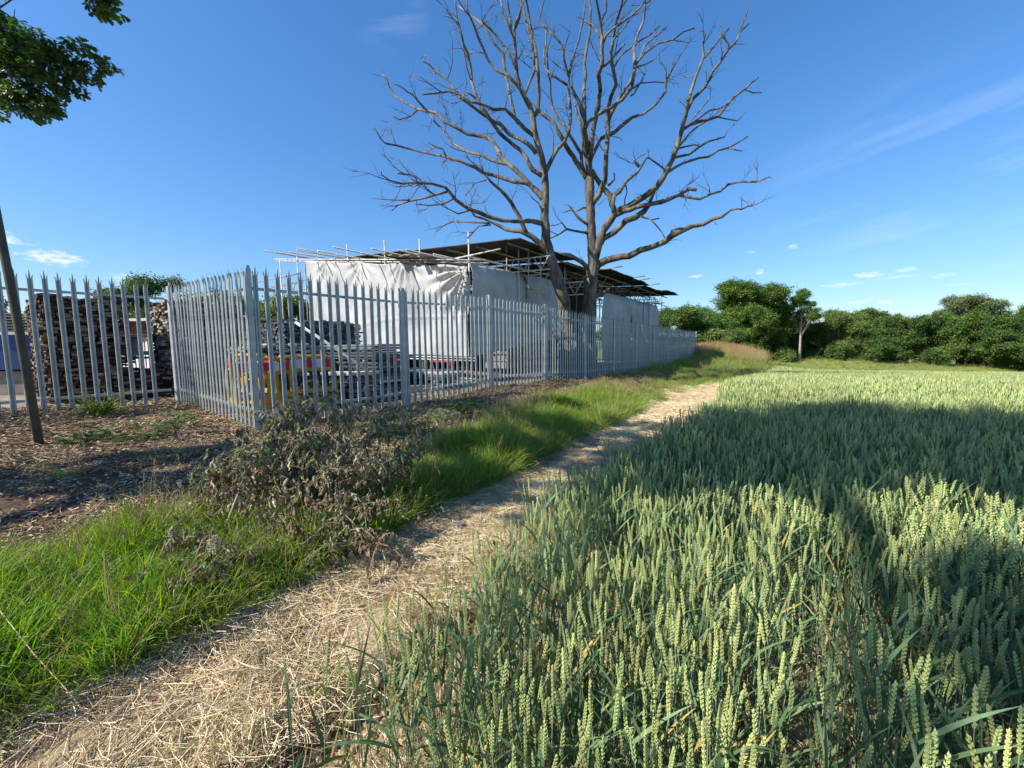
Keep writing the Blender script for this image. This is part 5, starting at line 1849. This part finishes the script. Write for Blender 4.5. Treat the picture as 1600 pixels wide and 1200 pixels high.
# ================================================================== BRUSH PILE of cut, wilted branches
def brush():
    bx, by = -1.62, 2.80
    bz = zt(bx, by) - .02
    t = thing('brush_pile', 'heap of cut branches with wilted drooping grey green leaves beside the path', 'brush pile', (bx, by, bz))
    rr = random.Random(12)
    mstem = mat('cut_stem', (.33, .27, .20), .8, noise=(.22, .17, .12), noise_scale=10)
    mleaf = [mat('wilted_leaf_green', (.21, .235, .09), .7, var=.3, trans=(.25, 1.1)), mat('wilted_leaf_grey', (.38, .37, .24), .7, var=.25, trans=(.2, 1.0)), mat('wilted_leaf_brown', (.21, .145, .085), .8, var=.3, trans=(.2, 1.0))]

    def leaf_mesh(m_, L, W, curl):
        b = MB(); vs = []
        segs = 5
        for i in range(segs + 1):
            f = i / segs
            w = W * math.sin(math.pi * min(.97, f * .9 + .06)) ** .7 * .5
            z = -L * f; y = curl * L * f * f + .006 * math.sin(f * 9)
            vs += [(-w, y + w * .7, z), (0, y, z), (w, y + w * .7, z)]
        for i in range(segs):
            b.add([], [])
        b.add(vs, [f for i in range(segs) for f in ((3 * i, 3 * i + 1, 3 * i + 4, 3 * i + 3), (3 * i + 1, 3 * i + 2, 3 * i + 5, 3 * i + 4))])
        return b.mesh('leaf', m_)
    LM = []
    for m_ in mleaf:
        for _ in range(4):
            LM.append(leaf_mesh(m_, rr.uniform(.055, .10), rr.uniform(.013, .026), rr.uniform(-.3, .4)))
    stems = []
    specs = [  # start, end, height of arch
        ((-.55, -.15, .15), (-.40, .75, 1.05), .25), ((-.45, .1, .15), (-.30, 1.0, 1.15), .2), ((-.35, .0, .1), (-.05, .9, 1.15), .25), ((-.2, .1, .1), (.30, 1.0, 1.05), .3),
        ((-.1, .2, .1), (.65, .9, .85), .25), ((.1, .1, .15), (1.0, .75, .75), .15), ((-.9, .1, .1), (-.75, .5, .75), .15), ((-.8, .2, .2), (.3, .3, .55), .1), ((-.75, .0, .12), (.45, .1, .42), .05),
        ((-.65, -.2, .12), (.55, -.15, .22), .05), ((-.6, .3, .2), (.75, .45, .6), .1), ((-.9, .35, .2), (-.1, .6, .7), .15), ((-.3, -.3, .1), (-.45, -.55, .12), .18), ((-.1, -.25, .1), (-.2, -.6, .1), .2),
        ((-.6, -.1, .1), (-.75, -.45, .12), .2), ((.1, .0, .2), (.75, .1, .35), .1), ((.2, -.1, .1), (.8, -.2, .15), .06), ((.0, .4, .2), (.55, 1.0, .95), .2), ((-.5, .5, .2), (-.55, 1.1, .95), .15), ((.3, .5, .1), (.85, .9, .6), .1),
        ((-1.0, .0, .05), (-.4, .3, .35), .1), ((-.85, .5, .1), (-.25, .5, .5), .1), ((-.2, .3, .1), (.1, .7, .95), .15), ((-.7, .4, .15), (-.7, .9, .85), .1)]
    for si, (a, b_, arch) in enumerate(specs):
        a = Vector(a); b_ = Vector(b_); b_.z *= .9; a.x *= .86; b_.x *= .86
        a.z = max(a.z, 0) * .5
        pts = []
        for i in range(9):
            f = i / 8
            p = a.lerp(b_, f); p.z += arch * math.sin(math.pi * f * .9) * .6
            p += Vector((rr.uniform(-.02, .02), rr.uniform(-.02, .02), rr.uniform(-.012, .012)))
            pts.append(p)
        g = MB(); r0 = rr.uniform(.007, .013)
        g.tube(pts, [r0 * (1 - .75 * i / 8) for i in range(9)], 6)
        g.build('branch', mstem, t, True)
        stems.append((pts, 1.0))
        for k in range(15):          # side shoots
            i = rr.randrange(2, 9)
            v = Vector((rr.uniform(-1, 1), rr.uniform(-1, 1), rr.uniform(-.2, .9))).normalized()
            l = rr.uniform(.10, .32)
            q = [pts[i], pts[i] + v * l * .5, pts[i] + v * l + Vector((0, 0, -l * .35))]
            stems.append((q, .6))
    tw = MB()
    for q, k_ in stems:
        if k_ < 1:
            tw.tube(q, [.0042, .0034, .002], 4, cap=False)
    # bent pale stalk tips
    for (c, d) in (((-.42, .85, 1.05), 1), ((.02, .95, 1.15), 1)):
        c = Vector(c)
        tw.tube([c, c + Vector((.10, .02, .12)), c + Vector((.2, .03, .15)), c + Vector((.27, .03, .08)), c + Vector((.28, .03, -.05))], [.004] * 5, 5)
    tag(tw.build('twigs', mstem, t), kind='stuff')
    allp = []
    for q, k_ in stems:
        n = 44 if k_ == 1 else 13
        for _ in range(n):
            f = rr.uniform(.15, 1) * (len(q) - 1)
            i = min(int(f), len(q) - 2)
            p = q[i].lerp(q[i + 1], f - i) + Vector((rr.gauss(0, .02), rr.gauss(0, .02), rr.gauss(0, .012)))
            allp.append(p)
    # interior dry mass
    for _ in range(1500):
        allp.append(Vector((rr.gauss(-.2, .38), rr.gauss(.30, .28), abs(rr.gauss(.28, .2)))))
    rr.shuffle(allp)
    allp = [p for p in allp if p.z > .03]
    # the nearest, largest leaves one by one
    allp.sort(key=lambda p: (p.y - p.z * .8))
    shown = set(rr.sample(range(min(900, len(allp))), 270))
    P = []; Rr = []; S = []; I = []
    for i, p in enumerate(allp):
        rot = (rr.gauss(0, .45), rr.gauss(0, .45), rr.uniform(0, 6.28))
        sc = rr.uniform(.55, 1.35)
        top = p.z > .55
        mi = rr.choices((0, 1, 2), (.38, .34, .28) if top else (.15, .2, .65))[0] * 4 + rr.randrange(4)
        if i in shown:
            inst('leaf', LM[mi], t, tuple(p), rot, (sc, sc, sc))
        else:
            P.append(tuple(p)); Rr.append(rot); S.append(sc); I.append(mi)
    cw, nw = variants('wilted_leaf', LM)
    lv = scatter('leaves', P, Rr, S, I, cw, t)
    tag(lv, kind='stuff')


brush()


# ================================================================== SINGLE PLANTS AND SMALL THINGS
def strap_plant():
    x, y = XY(-1.25, -3.1)
    b = MB(); rr = random.Random(6)
    for k in range(150):
        a = rr.uniform(0, 6.28)
        strip(b, (math.cos(a) * .07 * rr.random(), math.sin(a) * .07, 0), (math.cos(a), math.sin(a), rr.uniform(.7, 2.8)), rr.uniform(.38, .72), .020, rr.uniform(1.0, 2.8), 7, rr.choices((0, 1, 2), (.6, .3, .1))[0], .5, rr)
    m_ = mat('strap_leaf', (.24, .34, .06), .5, var=.2, trans=(.4, 1.3))
    o = b.build('strap_leaved_plant', [m_, M_GRASS2, M_DRY], None, False, (x, y, zt(x, y)))
    tag(o, 'clump of long bright green strap leaves at the foot of the left fence', 'plant')


def broad_plant(label, s, o_, r, n, L, m_, seed):
    x, y = XY(s, o_)
    rr = random.Random(seed)
    b = MB()
    for k in range(n):
        a = rr.uniform(0, 6.28); q = r * math.sqrt(rr.random())
        c = Vector((math.cos(a) * q, math.sin(a) * q, rr.uniform(.03, .12 + r * .8 * (1 - q / r))))
        d = Vector((math.cos(a) + rr.uniform(-.4, .4), math.sin(a) + rr.uniform(-.4, .4), rr.uniform(-.1, .8))).normalized()
        n_ = Vector((rr.uniform(-.3, .3), rr.uniform(-.3, .3), 1))
        sx = d.cross(n_).normalized(); up = sx.cross(d)
        l = L * rr.uniform(.6, 1.2); w = l * .32
        vs = [c, c + d * l * .35 - sx * w + up * .01, c + d * l * .35 - up * l * .03, c + d * l * .35 + sx * w + up * .01, c + d * l * .75 - sx * w * .7 - up * l * .06, c + d * l * .75 - up * l * .12, c + d * l * .75 + sx * w * .7 - up * l * .06, c + d * l - up * l * .25]
        b.add(vs, [(0, 2, 1), (0, 3, 2), (1, 2, 5, 4), (2, 3, 6, 5), (4, 5, 7), (5, 6, 7)])
        b.tube([(0, 0, 0), c * .6, c], [.003, .002, .0015], 3, cap=False)
    ob = b.build('weed', m_, None, False, (x, y, zt(x, y)))
    tag(ob, label, 'plant')


strap_plant()
m_b = mat('weed_leaf', (.06, .125, .03), .5, var=.2, trans=(.35, 1.3))
m_bl = mat('pale_weed_leaf', (.19, .24, .12), .6, var=.2, trans=(.3, 1.1))
broad_plant('bushy green weed in the verge before the second fence post', 3.0, 1.35, .32, 130, .09, m_b, 1)
broad_plant('pale leafed weed at the edge of the verge right of the brush pile', 2.2, 1.6, .30, 110, .08, m_bl, 2)
broad_plant('small pale weed in the litter under the middle of the fence', 8.2, .55, .25, 60, .09, m_bl, 3)
broad_plant('dark leafy weed by the foot of the leaning post', -1.7, -.9, .2, 34, .13, m_b, 4)
broad_plant('flat dark green weed right of the leaning post', -1.25, -.55, .28, 44, .14, m_b, 5)
broad_plant('broad leafed weed among the litter below the strap leaved plant', -.75, -.9, .24, 36, .11, m_b, 6)
broad_plant('low weed with crinkled leaves at the near end of the fence step', -.5, -2.0, .2, 30, .09, m_bl, 7)
broad_plant('leafy nettle-like weed in the shade behind the brush pile', 1.3, 2.0, .34, 130, .08, m_b, 8)
broad_plant('leafy weed low on the verge right beside the path', -.1, 3.75, .22, 60, .08, m_b, 9)
m_red = mat('dock_red', (.14, .035, .03), .7, var=.3)
broad_plant('small dark red dock growing on the lip beside the wheat', -.45, 4.95, .09, 26, .05, m_red, 10)
broad_plant('dark red dock at the crumbled lip nearer the viewer', -1.15, 5.02, .07, 18, .05, m_red, 11)
broad_plant('brown leafed dock seedlings by the wheat edge', -.95, 5.15, .12, 22, .06, m_red, 12)


def plume(label, x, y, h, r):
    z = zt(x, y)
    rr = random.Random(int(x * 100))
    t = thing('dried_flower_head', label, 'dried flower', (x, y, z))
    g = MB(); g.tube([(0, 0, 0), (.02, 0, h * .6), (.04, .0, h)], [.003, .0025, .002], 5); g.build('stem', M_DRY, t)
    g = MB()
    for k in range(150):
        v = Vector((rr.gauss(0, 1), rr.gauss(0, 1), rr.gauss(0, 1))).normalized() * rr.random() ** .4
        octa(g, Vector((.04 + v.x * r, v.y * r, h - .02 + v.z * r * 1.9)), v + Vector((0, 0, .5)), .016, .005, 0)
    g.build('head', mat('cream_flower_%d' % len(bpy.data.materials), (.44, .38, .25), .9), t)


p = at_depth(328, 905, 2.2); plume('cream dried flower head standing in the grass left of the brush pile', p.x, 2.2, .38, .032)
p = at_depth(264, 885, 2.4); plume('smaller cream dried flower head in the bright grass', p.x, 2.4, .34, .018)


def stalk(label, pts, r):
    b = Vector(pts[0])
    g = MB(); g.tube([Vector(q) - b for q in pts], [r * .7 * (1 - .5 * i / (len(pts) - 1)) for i in range(len(pts))], 5)
    o = g.build('dry_stalk', M_STRAW, None, True, tuple(b)); tag(o, label, 'stalk', 'loose dry stalks')


def gp(px, py, lift=0.0, Y=None):
    # point on the ground under a direction from the eye
    q = at_depth(px, py, 1.0) - Vector((0, 0, EYE))
    k = 1.0
    for _ in range(60):
        pt = q * k; pt.z += EYE
        k *= 1 + (pt.z - zt(pt.x, pt.y)) * .25
    return Vector((q.x * k, q.y * k, zt(q.x * k, q.y * k) + lift))


stalk('long pale bent stalk lying across the grass in the lower left corner', [gp(-20, 1020, .25), gp(10, 1035, .26), gp(60, 1075, .16), gp(110, 1108, .08), gp(140, 1128, .02)], .004)
stalk('straight pale stick lying at the upper edge of the bright grass', [gp(95, 845, .04), gp(130, 830, .1), gp(168, 806, .14)], .006)
stalk('thin pale stick resting on the grass tips below the bark litter', [gp(172, 822, .1), gp(205, 815, .14), gp(240, 803, .18)], .004)
stalk('pale broken stick poking left out of the brush pile', [gp(305, 775, .03), gp(330, 750, .1), gp(352, 728, .16)], .008)
stalk('thin grey stick lying on the litter in front of the fence step', [gp(170, 690, .02), gp(230, 680, .03), gp(300, 672, .03)], .006)


def flat_stone():
    c = gp(718, 824, .0)
    g = MB(); rr = random.Random(2)
    n = 7
    top = [(math.cos(k * 6.283 / n) * .045 * rr.uniform(.8, 1.1), math.sin(k * 6.283 / n) * .032 * rr.uniform(.8, 1.1), .035) for k in range(n)]
    bot = [(p[0] * 1.15, p[1] * 1.15, -.01) for p in top]
    g.add(top + bot, [tuple(range(n))] + [(k, k + n, (k + 1) % n + n, (k + 1) % n) for k in range(n)])
    o = g.build('stone', mat('dark_stone', (.13, .14, .14), .7), None, False, tuple(c)); tag(o, 'small dark flat stone lying on the straw path', 'stone')


flat_stone()
# twigs of cut brambles heaped along the verge near the far fence
def bramble():
    x0, y0 = XY(11.5, 1.4)
    b = MB(); rr = random.Random(14)
    m_ = mat('dry_bramble', (.26, .17, .11), .9)
    for k in range(260):
        x, y = XY(11.2 + rr.gauss(0, 2.0), 1.5 + rr.gauss(0, .45))
        p = Vector((x - x0, y - y0, zt(x, y) + .02))
        a = rr.uniform(0, 6.28); l = rr.uniform(.3, .9)
        q = [p]
        v = Vector((math.cos(a), math.sin(a), rr.uniform(.2, 1.1))).normalized()
        for i in range(4):
            q.append(q[-1] + v * l / 4); v = (v + Vector((rr.uniform(-.3, .3), rr.uniform(-.3, .3), -.5))).normalized()
        b.tube(q, [.006, .005, .004, .003, .002], 4)
    o = b.build('dry_brambles', m_, None, False, (x0, y0, 0)); tag(o, 'brown tangle of cut brambles on the verge near the far fence', 'brambles', kind='stuff')


bramble()
